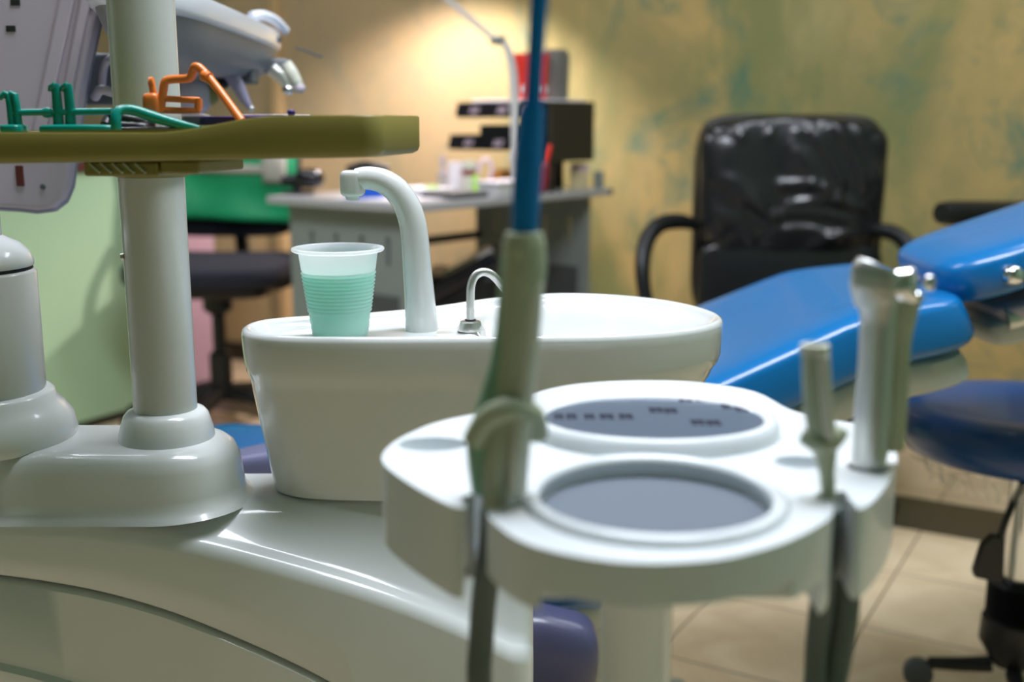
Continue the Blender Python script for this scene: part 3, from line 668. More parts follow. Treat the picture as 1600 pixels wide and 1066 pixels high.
# deck: rounded outline in plan
zd = 1.051
def dz(x, y): return 0.0
plan_px = []
tipR = P(462, 75, 1.70)
dk = spl([(-0.335, 1.00, 0), (-0.312, 1.12, 0), (-0.312, 1.25, 0), (-0.317, 1.42, 0), (-0.325, 1.60, 0), (-0.345, 1.70, 0), (-0.40, 1.72, 0), (-0.48, 1.60, 0), (-0.46, 1.38, 0), (-0.40, 1.12, 0), (-0.365, 1.00, 0)], 8, True)
dc = Vector((-0.385, 1.42, 0))
def dring(k, z): return [Vector((lerp(dc.x, p.x, k), lerp(dc.y, p.y, k), z)) for p in dk]
deck = obj('table_top', MB().rings([dring(0.93, zd-0.002), dring(0.985, zd), dring(1.0, zd+0.004), dring(1.0, zd+0.018), dring(0.985, zd+0.023), dring(0.95, zd+0.023), dring(0.93, zd+0.018), dring(0.5, zd+0.016)]), 'deck_white', dt, sharp=50)
obj('hull', MB().rings([dring(0.95, zd+0.002), dring(0.93, zd-0.006), dring(0.89, zd-0.018), dring(0.80, zd-0.034), dring(0.62, zd-0.044), dring(0.3, zd-0.047), dring(0.05, zd-0.047)]), 'deck_under', dt, sharp=60)
obj('deck_bolt', MB().lathe([(0.0, 0.003), (0.004, 0.003), (0.005, 0)], P(435, 62, 1.615)+Vector((0.0, 0, 0)), n=16, R=basis((1, -0.3, 0))), 'grey_dark', dt)
obj('grip', MB().tube(spl([P(392, 26, 1.60), P(412, 24, 1.62), P(432, 33, 1.65), P(446, 48, 1.67)], 5), 0.007, 14, flat=0.9), 'deck_white', dt)
# slanted housing
hsg = obj('arm_housing', MB().extr([A_(-30, -90), A_(172, -90), A_(153, 0), A_(128, 120), A_(112, 215), A_(108, 255), A_(103, 290), A_(94, 312), A_(78, 326), A_(56, 329), A_(30, 326), A_(-40, 322)], (0, 0.022, 0)), 'lavender_plastic', dt, bevel=0.005)
for (a0, a1, w0, w1, dep) in ((92, 48, 30, 26, 0.004), (124, 84, 22, 18, 0.006)):
    obj('housing_rib', MB().rings([[A_(a0+14, -80, -0.0), A_(a0+14+w0, -80, 0), A_(a0+14+w0-4, -80, -dep), A_(a0+18, -80, -dep)], [A_(a1, 205, 0.0), A_(a1+w1, 205, 0), A_(a1+w1-4, 205, -dep), A_(a1+4, 205, -dep)]]), 'lavender_plastic', hsg, bevel=0.0015)
obj('housing_back', MB().extr([A_(-30, -90, 0.0225), A_(182, -90, 0.0225), A_(159, 0, 0.0225), A_(133, 120, 0.0225), A_(117, 215, 0.0225), A_(113, 255, 0.0225), A_(108, 294, 0.0225), A_(98, 318, 0.0225), A_(80, 332, 0.0225), A_(56, 335, 0.0225), A_(30, 332, 0.0225), A_(-40, 328, 0.0225)], (0, 0.02, 0)), 'lavender_dark', hsg, bevel=0.004)
for (x, y) in ((145, 12), (67, 292)):
    obj('screw', MB().lathe([(0.0, 0.0012), (0.0022, 0.0012), (0.003, 0)], A_(x, y, -0.0004), n=16, R=basis((0, -1, 0))), 'grey_dark', hsg)
for (x, y) in ((24, 4), (17, 45)):
    obj('vent', MB().box(A_(x, y, -0.0002), (0.0095, 0.001, 0.006)), 'groove_black', hsg)
obj('cable_slot', MB().box(A_(31, 275, -0.0008), (0.008, 0.0016, 0.021)), 'worktop_red', hsg, bevel=0.0007)
obj('hinge_block', MB().box(P(205, 125, 1.26), (0.09, 0.05, 0.055)), 'grey_dark', dt, bevel=0.005)
obj('cable', MB().tube(spl([P(148, 152, 1.2), P(158, 140, 1.19), P(180, 145, 1.19), P(215, 150, 1.2), P(250, 140, 1.22)], 5), 0.005, 12), 'lavender_plastic', dt)
obj('cable', MB().tube(spl([P(160, 130, 1.21), P(163, 105, 1.2), P(172, 92, 1.2), P(190, 85, 1.22)], 5), 0.004, 12), 'lavender_plastic', dt)
obj('holder_rack', MB().box(P(355, 118, 1.50), (0.075, 0.04, 0.022)), 'grey_dark', dt, bevel=0.004)
obj('holder_rack', MB().box(P(430, 104, 1.60), (0.04, 0.04, 0.02)), 'deck_under', dt, bevel=0.004)
obj('whip_wire', MB().tube(spl([P(462, 75, 1.70), P(480, 80, 1.71), P(498, 88, 1.72), P(504, 87, 1.72)], 4), 0.0016, 8), 'grey_dark', dt)
def handpiece(pts, r, m, label, cap=None):
    t = thing('handpiece', label, 'handpiece', pts[-1], None)
    s = spl(pts, 5); n = len(s)
    obj('grip', MB().tube(s, [interp(list(range(len(r))), r, i/5) for i in range(n)], 16), m, t)
    e = s[-1]; dr = (s[-1]-s[-2]).normalized()
    obj('head', MB().pillow(e, (r[-1]*1.6, r[-1]*1.6, r[-1]*1.3), 0.8, 0.9), cap or 'steel_satin', t)
handpiece([P(358, 112, 1.45), P(372, 135, 1.45), P(384, 158, 1.45), P(392, 170, 1.45)], [0.010, 0.0085, 0.006, 0.003], 'lavender_matte', 'grey tapered handpiece hanging slanted under the delivery table')
handpiece([P(342, 112, 1.47), P(345, 122, 1.47), P(348, 131, 1.47)], [0.007, 0.006, 0.005], 'black_plastic', 'short black handpiece end beside the grey tapered one', 'black_plastic')
handpiece([P(425, 108, 1.55), P(436, 118, 1.55), P(447, 133, 1.55), P(450, 141, 1.55)], [0.010, 0.009, 0.006, 0.005], 'steel_satin', 'silver handpiece hanging at the table tip with a bright metal end', 'chrome')
handpiece([P(446, 100, 1.58), P(455, 115, 1.58), P(464, 130, 1.58), P(468, 138, 1.58)], [0.009, 0.010, 0.008, 0.005], 'ivory', 'ivory capped handpiece outermost at the table tip', 'lavender_plastic')
handpiece([P(290, 112, 1.45), P(292, 128, 1.45), P(290, 150, 1.45)], [0.024, 0.022, 0.020], 'lavender_plastic', 'pale lavender bottle shaped handpiece hanging beside the thicker pole', 'lavender_plastic')
handpiece([P(320, 112, 1.46), P(321, 130, 1.46), P(320, 148, 1.46)], [0.009, 0.010, 0.011], 'ivory_green', 'olive tinted handpiece hanging behind the orange rod', 'olive_plastic')
# ================================================================== PATIENT CHAIR
pc = thing('dental_chair', 'blue upholstered reclining dental patient chair with raised headrest', 'dental chair', (0.0, 1.58, 0))
# backrest frame: along length
bl0 = Vector((-0.10, 1.58, 0.405)); bl1 = Vector((0.575, 1.58, 0.738))
lu = (bl1-bl0).normalized(); ln_ = Vector((0, 1, 0)); nn = lu.cross(ln_)*-1
if nn.z < 0: nn = -nn
Rb = Matrix((lu, ln_, nn)).transposed()
hl = (bl1-bl0).length/2
def backfn(p):
    q = p.copy(); t = (p.x/hl+1)/2
    q.y *= lerp(1.06, 0.86, sstep(0.2, 1.0, t))
    q.z -= 0.018*(1-(p.y/0.25)**2)*(1 if p.z > 0 else 0)*0.5
    q.z -= 0.03*sstep(0.80, 1.0, t)
    q.z += 0.035*math.sin(PI*min(1, t*1.15))*0.4
    return q
obj('backrest', MB().pillow((bl0+bl1)/2, (hl, 0.245, 0.045), 0.32, 0.22, R=Rb, nu=72, nv=28, fn=backfn), 'blue_vinyl', pc)
obj('back_shell', MB().pillow((bl0+bl1)/2-nn*0.062+lu*(-0.01), (hl*0.97, 0.225, 0.032), 0.35, 0.22, R=Rb, nu=56, nv=16, fn=backfn), 'shell_grey', pc)
# headrest
hd = Vector((math.cos(math.radians(19)), 0, math.sin(math.radians(19)))); Rh = Matrix((hd, Vector((0, 1, 0)), Vector((-hd.z, 0, hd.x)))).transposed()
hc = Vector((0.727, 1.545, 0.793))
hr = obj('headrest', MB().pillow(hc, (0.172, 0.135, 0.042), 0.42, 0.42, R=Rh, nu=56, nv=24, fn=lambda p: Vector((p.x, p.y, p.z*(0.80+0.3*(p.x/0.17)**2*0.3)))), 'blue_vinyl', pc)
obj('headrest_plate', MB().pillow(hc+Vector((0.045, -0.01, -0.052)), (0.135, 0.10, 0.013), 0.35, 0.35, R=Rh), 'lavender_plastic', hr)
obj('headrest_mount', MB().pillow(hc+Vector((0.02, -0.02, -0.088)), (0.115, 0.075, 0.020), 0.35, 0.3, R=Rh), 'shell_grey', hr)
obj('headrest_knob', MB().pillow(P(1583, 430, 1.40), (0.014, 0.014, 0.013), 0.9, 0.9), 'chrome', hr)
obj('headrest_lever', MB().tube([P(1570, 500, 1.46), P(1640, 480, 1.46)], [0.016, 0.018], 18), 'steel_satin', hr)
obj('headrest_bar', MB().box(Vector((0.60, 1.56, 0.70)), (0.14, 0.06, 0.016), Matrix.Rotation(-math.radians(25), 3, 'Y')), 'chrome', hr, bevel=0.004)
# seat and leg rest
def seatfn(p):
    q = p.copy(); q.z += 0.012*((p.x/0.33)**2)*(1 if p.x < 0 else 0.4); return q
st = obj('seat', MB().pillow((-0.17, 1.53, 0.405), (0.34, 0.235, 0.062), 0.32, 0.22, R=Matrix.Rotation(math.radians(1.5), 3, 'Y'), nu=72, nv=24, fn=seatfn), 'blue_vinyl', pc)
obj('seat_shell', MB().pillow((-0.17, 1.54, 0.325), (0.31, 0.21, 0.03), 0.35, 0.25), 'shell_grey', pc)
obj('leg_rest', MB().pillow((-0.66, 1.50, 0.375), (0.22, 0.215, 0.045), 0.35, 0.25, R=Matrix.Rotation(math.radians(-12), 3, 'Y'), nu=56), 'blue_vinyl', pc)
obj('armrest', MB().pillow((-0.242, 1.235, 0.566), (0.092, 0.03, 0.024), 0.4, 0.45, nu=48, R=Matrix.Rotation(math.radians(-9), 3, 'Y')), 'slate_light', pc)
obj('armrest_post', MB().tube(spl([(-0.25, 1.24, 0.53), (-0.22, 1.25, 0.45), (-0.20, 1.32, 0.37)], 5), 0.018, 14), 'shell_grey', pc)
obj('side_cover', MB().pillow((0.033, 1.235, 0.285), (0.060, 0.04, 0.10), 0.55, 0.5, R=Matrix.Rotation(math.radians(14), 3, 'Y'), nu=48, nv=28), 'slate_purple', pc)
obj('lift_column', MB().pillow((0.05, 1.56, 0.19), (0.13, 0.11, 0.20), 0.25, 0.3), 'shell_grey', pc)
obj('base_plate', MB().box((-0.02, 1.56, 0.018), (0.62, 0.36, 0.036)), 'shell_grey', pc, bevel=0.012)
# ================================================================== STOOL
sc0 = Vector((0.835, 1.735, 0))
stl = thing('operator_stool', 'round blue operator stool with black gaiter column at the right edge', 'stool', sc0)
sz = 0.512
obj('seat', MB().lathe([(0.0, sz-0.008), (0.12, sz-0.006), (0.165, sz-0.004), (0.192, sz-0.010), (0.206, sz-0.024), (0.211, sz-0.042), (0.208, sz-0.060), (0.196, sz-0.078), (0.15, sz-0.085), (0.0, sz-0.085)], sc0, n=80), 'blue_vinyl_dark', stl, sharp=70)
obj('seat_plate', MB().lathe([(0.07, sz-0.105), (0.075, sz-0.09), (0.13, sz-0.084)], sc0, n=32), 'black_plastic', stl, sharp=40)
obj('gas_lift', MB().lathe([(0.026, 0.10), (0.026, sz-0.09)], sc0, n=32), 'chrome', stl)
gp = []
for i in range(15):
    z = 0.205-i*0.004; gp += [(0.044, z), (0.048, z-0.002)]
obj('gaiter', MB().lathe([(0.028, 0.213), (0.040, 0.211)]+gp+[(0.046, 0.144), (0.052, 0.14), (0.054, 0.10), (0.03, 0.06)], sc0, n=40), 'black_plastic', stl, sharp=50)
lv = obj('lever', MB().tube(spl([sc0+Vector((0, -0.02, sz-0.098)), P(1592, 768, 1.64), P(1577, 800, 1.62), P(1563, 838, 1.62)], 5), 0.0055, 12), 'black_plastic', stl)
obj('lever_paddle', MB().extr([P(1552, 836, 1.615), P(1572, 842, 1.615), P(1570, 905, 1.615), P(1564, 913, 1.615), P(1524, 904, 1.615), P(1522, 893, 1.615), P(1535, 852, 1.615)], (0, 0.014, 0)), 'black_plastic', lv, bevel=0.004)
for k in range(4):
    a = math.radians(165+90*k); dd = Vector((math.cos(a), math.sin(a), 0))
    leg = obj('base_leg', MB().tube([sc0+Vector((0, 0, 0.055))+dd*0.03, sc0+Vector((0, 0, 0.048))+dd*0.08, sc0+Vector((0, 0, 0.044))+dd*0.13], [0.014, 0.012, 0.010], 12), 'black_plastic', stl)
    cpt = sc0+dd*0.145+Vector((0, 0, 0.0245)); pr = Vector((-dd.y, dd.x, 0))
    obj('caster', MB().lathe([(0.0, -0.012), (0.020, -0.012), (0.0245, -0.009), (0.0245, 0.009), (0.020, 0.012), (0, 0.012)], cpt, n=28, R=basis(pr)).tube([cpt, cpt+Vector((0, 0, 0.022))], 0.006, 10), 'grey_dark', leg, sharp=40)
# torn clear film hanging under the seat
for seed in range(5):
    rows = []; a0 = math.radians(188+seed*19)
    for i in range(7):
        row = []
        for j in range(9):
            a = a0+math.radians(j*2.6); rr_ = 0.203-0.006*i+0.008*math.sin(j*1.7+seed*2+i); zz = sz-0.078-i*0.0055*(0.5+abs(math.sin(j*1.3+seed)))
            row.append(sc0+Vector((rr_*math.cos(a), rr_*math.sin(a), zz)))
        rows.append(row)
    obj('film_wrap', MB().grid(rows), 'film_clear', stl, sharp=80)
# ================================================================== BLACK EXECUTIVE CHAIR
EY = 2.93
oc = thing('executive_chair', 'black leather high back office chair against the mottled wall', 'chair', (0.76, 2.75, 0))
ctr = P(1238, 285, EY); tl = P(1094, 205, EY); br = P(1376, 470, EY)
hw = (P(1385, 285, EY).x-P(1090, 285, EY).x)/2
ztop = P(1240, 178, EY).z; zlow = P(1240, 395, EY).z; zbot_ = 0.42
def wrinkle(x, z):
    # x in -1..1, z in 0..1 (0 bottom): gathered folds fanning from the seam and the right side
    s = 0
    def fold(x0, z0, x1, z1, w, amp):
        dx, dz_ = x1-x0, z1-z0; L2 = dx*dx+dz_*dz_; t = max(0, min(1, ((x-x0)*dx+(z-z0)*dz_)/L2))
        bend = 0.06*math.sin(PI*t)
        ex, ez = x-(x0+t*dx), z-(z0+t*dz_)-bend; d2 = ex*ex+ez*ez
        return amp*math.exp(-d2/(w*w))*math.sin(PI*min(1, max(0.08, t)))**0.5 if t > 0 else amp*math.exp(-d2/(w*w))*0.3
    for f in FOLDS: s += fold(*f)
    return s
FOLDS = [(-0.05, 0.75, 0.35, 0.42, 0.07, 1), (0.1, 0.9, 0.5, 0.45, 0.06, 1.1), (0.35, 0.95, 0.75, 0.45, 0.06, 1.0), (0.6, 0.9, 0.88, 0.55, 0.05, 0.9),
         (-0.2, 0.5, 0.5, 0.38, 0.05, 1.1), (-0.1, 0.36, 0.8, 0.30, 0.045, 1.0), (-0.25, 0.28, 0.75, 0.20, 0.045, 0.9), (-0.3, 0.15, 0.5, 0.10, 0.045, 0.9),
         (-0.7, 0.42, -0.15, 0.18, 0.06, 0.9), (-0.85, 0.55, -0.3, 0.30, 0.07, 0.6), (-0.85, 0.3, -0.4, 0.08, 0.06, 0.6), (-0.6, 0.85, -0.65, 0.98, 0.05, 0.7), (-0.3, 0.85, -0.35, 0.99, 0.05, 0.7), (0.0, 0.87, 0.0, 0.99, 0.05, 0.7), (-0.1, 0.62, 0.2, 0.48, 0.06, 0.8), (0.2, 0.06, 0.85, 0.12, 0.04, 0.8)]
hz = (ztop-zlow)/2
def pad_fn(p):
    q = p.copy(); nx = p.x/hw; nz_ = (p.z/hz+1)/2
    if p.y < -0.005:
        q.y -= wrinkle(nx, nz_)*0.016+0.010*noise.noise(Vector((nx*2.2, nz_*3.4, 1.3)))
    q.z -= 0.030*nx*nx*max(0, p.z/hz); q.z += 0.0
    q.x *= lerp(0.97, 1.0, nz_)
    return q
def padmesh():
    # front/back grid in XZ with rounded rim, dense for the folds
    mb = MB(); N1, N2 = 90, 70
    def pw(x, e): return math.copysign(abs(x)**e, x)
    def shape(a, c, side):
        x = a*hw; z = c*hz; edge = (1-abs(a)**6)*(1-abs(c)**6); dth = 0.048*max(0.0, edge)**0.4
        # corner rounding
        r = (abs(a)**8+abs(c)**8)**(1/8)
        m = max(abs(a), abs(c))
        if r > 1e-6: x *= m/r if r > 0 else 1; z *= m/r
        return pad_fn(Vector((x, side*dth if side < 0 else side*dth*0.6, z)))
    cpt = Vector((ctr.x, EY, (ztop+zlow)/2))
    for side in (-1, 1):
        mb.grid([[cpt+shape(-1+2*i/N1, -1+2*j/N2, side) for i in range(N1+1)] for j in range(N2+1)])
    return mb
obj('back_pad', padmesh(), 'black_leather', oc, sharp=80)
obj('lower_back', MB().pillow((ctr.x+0.0, EY+0.012, (zlow+zbot_)/2+0.012), (hw*0.975, 0.042, (zlow-zbot_)/2+0.02), 0.3, 0.15, nu=48), 'black_leather', oc)
obj('back_shell', MB().pillow((ctr.x, EY+0.045, (ztop+zbot_)/2), (hw*1.01, 0.028, (ztop-zbot_)/2), 0.3, 0.12, nu=48), 'black_plastic', oc)
obj('seat_cushion', MB().pillow((ctr.x, EY-0.25, 0.44), (0.255, 0.25, 0.05), 0.35, 0.25, nu=48), 'black_leather', oc)
for s_ in (-1, 1):
    if s_ < 0: ap = [P(1092, 352, EY-0.04), P(1060, 346, EY-0.10), P(1030, 352, EY-0.14), P(1010, 378, EY-0.18), P(1004, 420, EY-0.22), P(1010, 470, EY-0.24), P(1030, 520, EY-0.25), Vector((ctr.x-0.24, EY-0.25, 0.43))]
    else:
        ap0 = [P(1092, 352, EY-0.04), P(1060, 346, EY-0.10), P(1030, 352, EY-0.14), P(1010, 378, EY-0.18), P(1004, 420, EY-0.22), P(1010, 470, EY-0.24), P(1030, 520, EY-0.25), Vector((ctr.x-0.24, EY-0.25, 0.43))]
        ap = [Vector((ctr.x+(ctr.x-q.x)*(0.70 if i < 7 else 1), q.y+0.06, q.z-0.03)) for i, q in enumerate(ap0)]
    obj('armrest', MB().tube(spl(ap, 6), [interp([0, 1, 3, 5, 7], [0.014, 0.020, 0.024, 0.020, 0.016], i/6) for i in range(43)], 14, flat=0.8), 'black_plastic', oc)
obj('gas_lift', MB().lathe([(0.03, 0.09), (0.03, 0.40)], (ctr.x, EY-0.25, 0), n=24), 'black_plastic', oc)
def starbase(parent, cx, cy, R0=0.29, a0=90, z=0.085):
    for k in range(5):
        a = math.radians(a0+72*k); dd = Vector((math.cos(a), math.sin(a), 0)); c0 = Vector((cx, cy, 0))
        leg = obj('base_leg', MB().tube([c0+Vector((0, 0, z+0.035)), c0+Vector((0, 0, z+0.02))+dd*R0*0.5, c0+Vector((0, 0, z-0.012))+dd*R0], [0.028, 0.022, 0.016], 12), 'black_plastic', parent)
        cpt = c0+dd*R0+Vector((0, 0, 0.03))
        obj('caster', MB().lathe([(0.0, -0.02), (0.025, -0.02), (0.029, -0.015), (0.029, 0.015), (0.025, 0.02), (0, 0.02)], cpt, n=24, R=basis(Vector((-dd.y, dd.x, 0)))).tube([cpt, cpt+Vector((0, 0, 0.05))], 0.006, 8), 'black_plastic', leg, sharp=40)
starbase(oc, ctr.x, EY-0.25, a0=126, R0=0.20)
# second black chair whose arm shows behind the headrest
vx, vy = 1.50, 2.55
vc = thing('visitor_chair', 'black chair at the right edge, only its armrest showing behind the headrest', 'chair', (vx, vy, 0))
a0_, a1_ = P(1470, 333, vy-0.15), P(1640, 333, vy+0.02)
obj('armrest', MB().tube(spl([a0_, a0_.lerp(a1_, 0.3), a0_.lerp(a1_, 0.7), a1_], 4), [0.022, 0.026]+[0.027]*11, 16), 'black_plastic', vc)
obj('armrest_post', MB().tube([a0_.lerp(a1_, 0.75), Vector((1.34, vy-0.05, 0.42))], 0.018, 12), 'black_plastic', vc)
obj('seat', MB().pillow((vx+0.02, vy, 0.42), (0.24, 0.22, 0.045), 0.35, 0.25), 'black_leather', vc)
obj('backrest', MB().pillow((vx+0.22, vy+0.02, 0.68), (0.04, 0.22, 0.22), 0.35, 0.25), 'black_leather', vc)
for dx in (-0.2, 0.22):
    for dy in (-0.18, 0.18):
        obj('leg', MB().tube([(vx+dx*0.9, vy+dy*0.9, 0.40), (vx+dx, vy+dy, 0.0)], 0.014, 12), 'black_plastic', vc)
# ================================================================== DESK
A = Vector((-0.25, 2.75, 0)); UL = Vector((0.62, 0.785, 0)).normalized(); US = Vector((-UL.y, UL.x, 0)); DL, DD, ZD = 0.89, 0.54, 0.75
def dp(s, d, z): return A+UL*s+US*d+Vector((0, 0, z))
def dbox(s0, s1, d0, d1, z0, z1):
    q = [(s0, d0), (s1, d0), (s1, d1), (s0, d1)]
    return MB().rings([[dp(a, c, z0) for a, c in q], [dp(a, c, z1) for a, c in q]])
desk = thing('metal_desk', 'grey metal desk with slotted side panels standing against the wall', 'desk', dp(DL/2, DD/2, 0))
obj('desktop', dbox(0, DL, 0, DD, ZD-0.022, ZD), 'desk_top', desk, bevel=0.004)
for s0 in (0.03, DL-0.07):
    pn = obj('side_panel', dbox(s0, s0+0.02, 0.04, DD-0.06, 0.10, ZD-0.022), 'desk_grey', desk)
    cuts = []
    for k in range(4):
        dk_ = 0.10+k*0.095
        cuts.append(obj('cutter', dbox(s0-0.05, s0+0.07, dk_, dk_+0.016, 0.585, 0.66), 'desk_grey', desk))
    boolcut(pn, cuts)
    obj('dark_insert', dbox(s0-0.006, s0+0.024, 0.07, 0.20, 0.26, 0.51), 'desk_dark', pn)
    obj('foot_rail', dbox(s0-0.01, s0+0.03, 0.02, DD-0.02, 0.0, 0.045), 'desk_dark', desk, bevel=0.005)
    for d_ in (0.05, DD-0.10):
        obj('leg', dbox(s0-0.004, s0+0.026, d_, d_+0.04, 0.04, 0.12), 'desk_grey', desk)
obj('cross_rail', MB().tube([dp(0.045, 0.47, 0.585), dp(DL-0.06, 0.47, 0.585)], 0.014, 12), 'desk_dark', desk)
obj('end_knob', MB().pillow(dp(DL+0.008, 0.01, ZD-0.012), (0.012, 0.012, 0.012), 0.9, 0.9), 'desk_dark', desk)
def D_(px, py): return PZ(px, py, ZD)      # point on the desktop under a pixel
def up(p, z): return Vector((p.x, p.y, p.z+z))
RD = Matrix((UL, US, Vector((0, 0, 1)))).transposed()
def dsk(px, py): # place by base pixel
    q = D_(px, py); return q
# desk lamp
def byp(px, s):   # desk point at distance s along the desk, seen at pixel column px
    lo, hi = -0.2, 0.9
    for _ in range(40):
        m_ = (lo+hi)/2; q = dp(s, m_, ZD); dpt = q.y*cp+(CH-ZD)*sp; x = 800+q.x/dpt*F
        if x > px: lo = m_
        else: hi = m_
    return dp(s, lo, ZD)
lb = byp(808, 0.55)
LY = lb.y
lamp = thing('desk_lamp', 'white jointed desk lamp with a straight post shining on the wall', 'lamp', lb)
obj('lamp_base', MB().lathe([(0.042, 0.0), (0.042, 0.012), (0.036, 0.018), (0.012, 0.022), (0.012, 0.05), (0.0, 0.05)], lb, n=32), 'lamp_white', lamp, sharp=40)
def LP(px, py, dy=0): return P(px, py, LY+dy)
obj('post', MB().tube(spl([up(lb, 0.02), LP(807, 235), LP(805, 180), LP(802, 120), LP(798, 95), LP(792, 74), LP(782, 63)], 6), [interp([0, 2, 5, 6], [0.0155, 0.014, 0.0105, 0.008], i/6) for i in range(37)], 16), 'lamp_white', lamp)
obj('post_collar', MB().tube([LP(806, 252), LP(806, 240)], 0.019, 16), 'lamp_white', lamp)
obj('joint', MB().tube([LP(770, 63, 0.01), LP(786, 63, -0.01)], 0.014, 14), 'desk_grey', lamp)
LH = P(690, -165, 3.60)
obj('arm', MB().tube([LP(774, 62), LP(702, 2, 0.02), LP(630, -60, 0.06), LP(625, -75, 0.08), up(LH, 0.06)], [0.0075, 0.0075, 0.0075, 0.0075, 0.0075], 12), 'lamp_white', lamp)
sh = obj('lamp_shade', MB().lathe([(0.02, 0.06), (0.03, 0.055), (0.055, 0.02), (0.085, -0.035), (0.083, -0.035), (0.053, 0.018), (0.028, 0.05), (0.0, 0.052)], LH, n=40), 'lamp_white', lamp, sharp=50)
obj('bulb', MB().pillow(up(LH, 0.0), (0.022, 0.022, 0.028), 1, 1), 'lit_bulb', sh)
pl = bpy.data.lights.new('desk_lamp_light', 'SPOT'); pl.energy = 82; pl.color = (1.0, 0.86, 0.86); pl.shadow_soft_size = 0.03; pl.spot_size = math.radians(118); pl.spot_blend = 0.6
plo = bpy.data.objects.new('desk_lamp_light', pl); C.objects.link(plo); plo.location = LH+Vector((0.0, 0.0, -0.04))
plo.rotation_euler = Vector((0.10, -0.12, 1.0)).to_track_quat('Z', 'Y').to_euler()
# stack of letter trays, corner towards the camera
K = byp(846, 0.585)
KS = (K-A).dot(UL); KD = (K-A).dot(US)
def traybox(s0, s1, d0, d1, z0, hgt, label):
    t = thing('letter_tray', label, 'letter tray', dp((s0+s1)/2, (d0+d1)/2, z0))
    obj('tray_floor', dbox(s0, s1, d0, d1, z0, z0+0.004), 'tray_black', t, flat=True)
    for (a, c, e, f) in ((s1-0.004, s1, d0, d1), (s0, s1, d1-0.004, d1), (s0, s1, d0, d0+0.004)):
        obj('tray_side', dbox(a, c, e, f, z0+0.004, z0+hgt), 'tray_black', t, flat=True)
    obj('front_lip', MB().rings([[dp(s0-0.012, d0, z0+hgt*0.1), dp(s0-0.008, d0, z0+hgt*0.1), dp(s0+0.006, d0, z0+hgt), dp(s0+0.002, d0, z0+hgt)], [dp(s0-0.012, d1, z0+hgt*0.1), dp(s0-0.008, d1, z0+hgt*0.1), dp(s0+0.006, d1, z0+hgt), dp(s0+0.002, d1, z0+hgt)]]), 'tray_black', t, flat=True)
    for f in (0.78, 0.45, 0.14):
        mbx = MB(); dm = lerp(d0, d1, f)
        for q in range(5): mbx.tube([dp(s0-0.010, dm+0.014-q*0.007, z0+hgt*0.25), dp(s0-0.0035, dm+0.009-q*0.007, z0+hgt*0.70)], 0.0013, 6)
        obj('lip_slots', mbx, 'pink_white', t)
    return t
def dfor(px, s): return (byp(px, s)-A).dot(US)
dA, dB, dC = dfor(716, KS), dfor(704, KS), dfor(745, KS)
zA, zB = P(800, 184, K.y+0.05).z, P(800, 236, K.y+0.05).z
SE = min(0.84, KS+0.235)
traybox(KS, SE, KD, dA, zA, 0.045, 'black letter tray on top of the stack holding the white papers')
traybox(KS+0.0, SE, KD, dB, zB, 0.045, 'black letter tray below the top one behind the lamp post')
tag(obj('flat_box', dbox(KS+0.012, SE-0.012, KD+0.012, dC, zB+0.0045, zB+0.075), 'tray_black', bevel=0.006), 'flat black box standing in the lower letter tray', 'box')
shf = thing('tray_rack', 'dark brown rack side board right of the blue tube holding the letter trays', 'rack', dp(SE, KD, ZD))
obj('side_board', dbox(KS+0.02, SE, KD-0.020, KD-0.002, 0.835, zA+0.046), 'shelf_brown', shf, bevel=0.002)
for s_ in (KS+0.03,): obj('rack_leg', dbox(s_, s_+0.012, KD-0.016, KD-0.004, ZD, 0.835), 'shelf_brown', shf)
obj('back_board', dbox(SE+0.001, SE+0.012, KD+0.10, dC, ZD, zA), 'shelf_brown', shf)
tag(obj('paper_stack', dbox(KS+0.008, SE-0.006, KD+0.006, dfor(735, KS), zA+0.0045, zA+0.052), 'paper', bevel=0.003), 'white paper pile in the top letter tray under the red tub', 'papers')
tz = zA+0.0525
tc_ = dp(KS+0.062, KD+0.085, tz)
tub = thing('red_tub', 'red orange plastic tub with white patches on the paper pile', 'tub', tc_)
obj('tub_body', MB().lathe([(0.0, 0), (0.044, 0), (0.050, 0.115), (0.053, 0.118), (0.053, 0.128), (0.046, 0.128), (0.042, 0.006), (0, 0.006)], tc_, n=36), 'red_plastic', tub, sharp=40)
for a in (-115, -70, -30):
    a = math.radians(a); q = tc_+Vector((0.0475*math.cos(a), 0.0475*math.sin(a), 0.028))
    obj('label_patch', MB().box(q, (0.016, 0.002, 0.018), Matrix.Rotation(a+PI/2, 3, 'Z')), 'paper', tub)
bpos = dp(KS+0.172, KD+0.095, tz)
bsk = thing('ribbed_container', 'small grey ribbed container behind the blue tube next to the red tub', 'container', bpos)
ribs = MB()
obj('container_wall', MB().lathe([(0.0, 0), (0.048, 0), (0.053, 0.13), (0.046, 0.145), (0.0, 0.147)], bpos, n=36), 'basket_grey', bsk, sharp=40)
for k in range(20):
    a = 2*PI*k/20; ribs.tube([bpos+Vector((0.049*math.cos(a), 0.049*math.sin(a), 0.004)), bpos+Vector((0.0535*math.cos(a), 0.0535*math.sin(a), 0.129))], 0.002, 6)
obj('container_ribs', ribs, 'basket_grey', bsk)
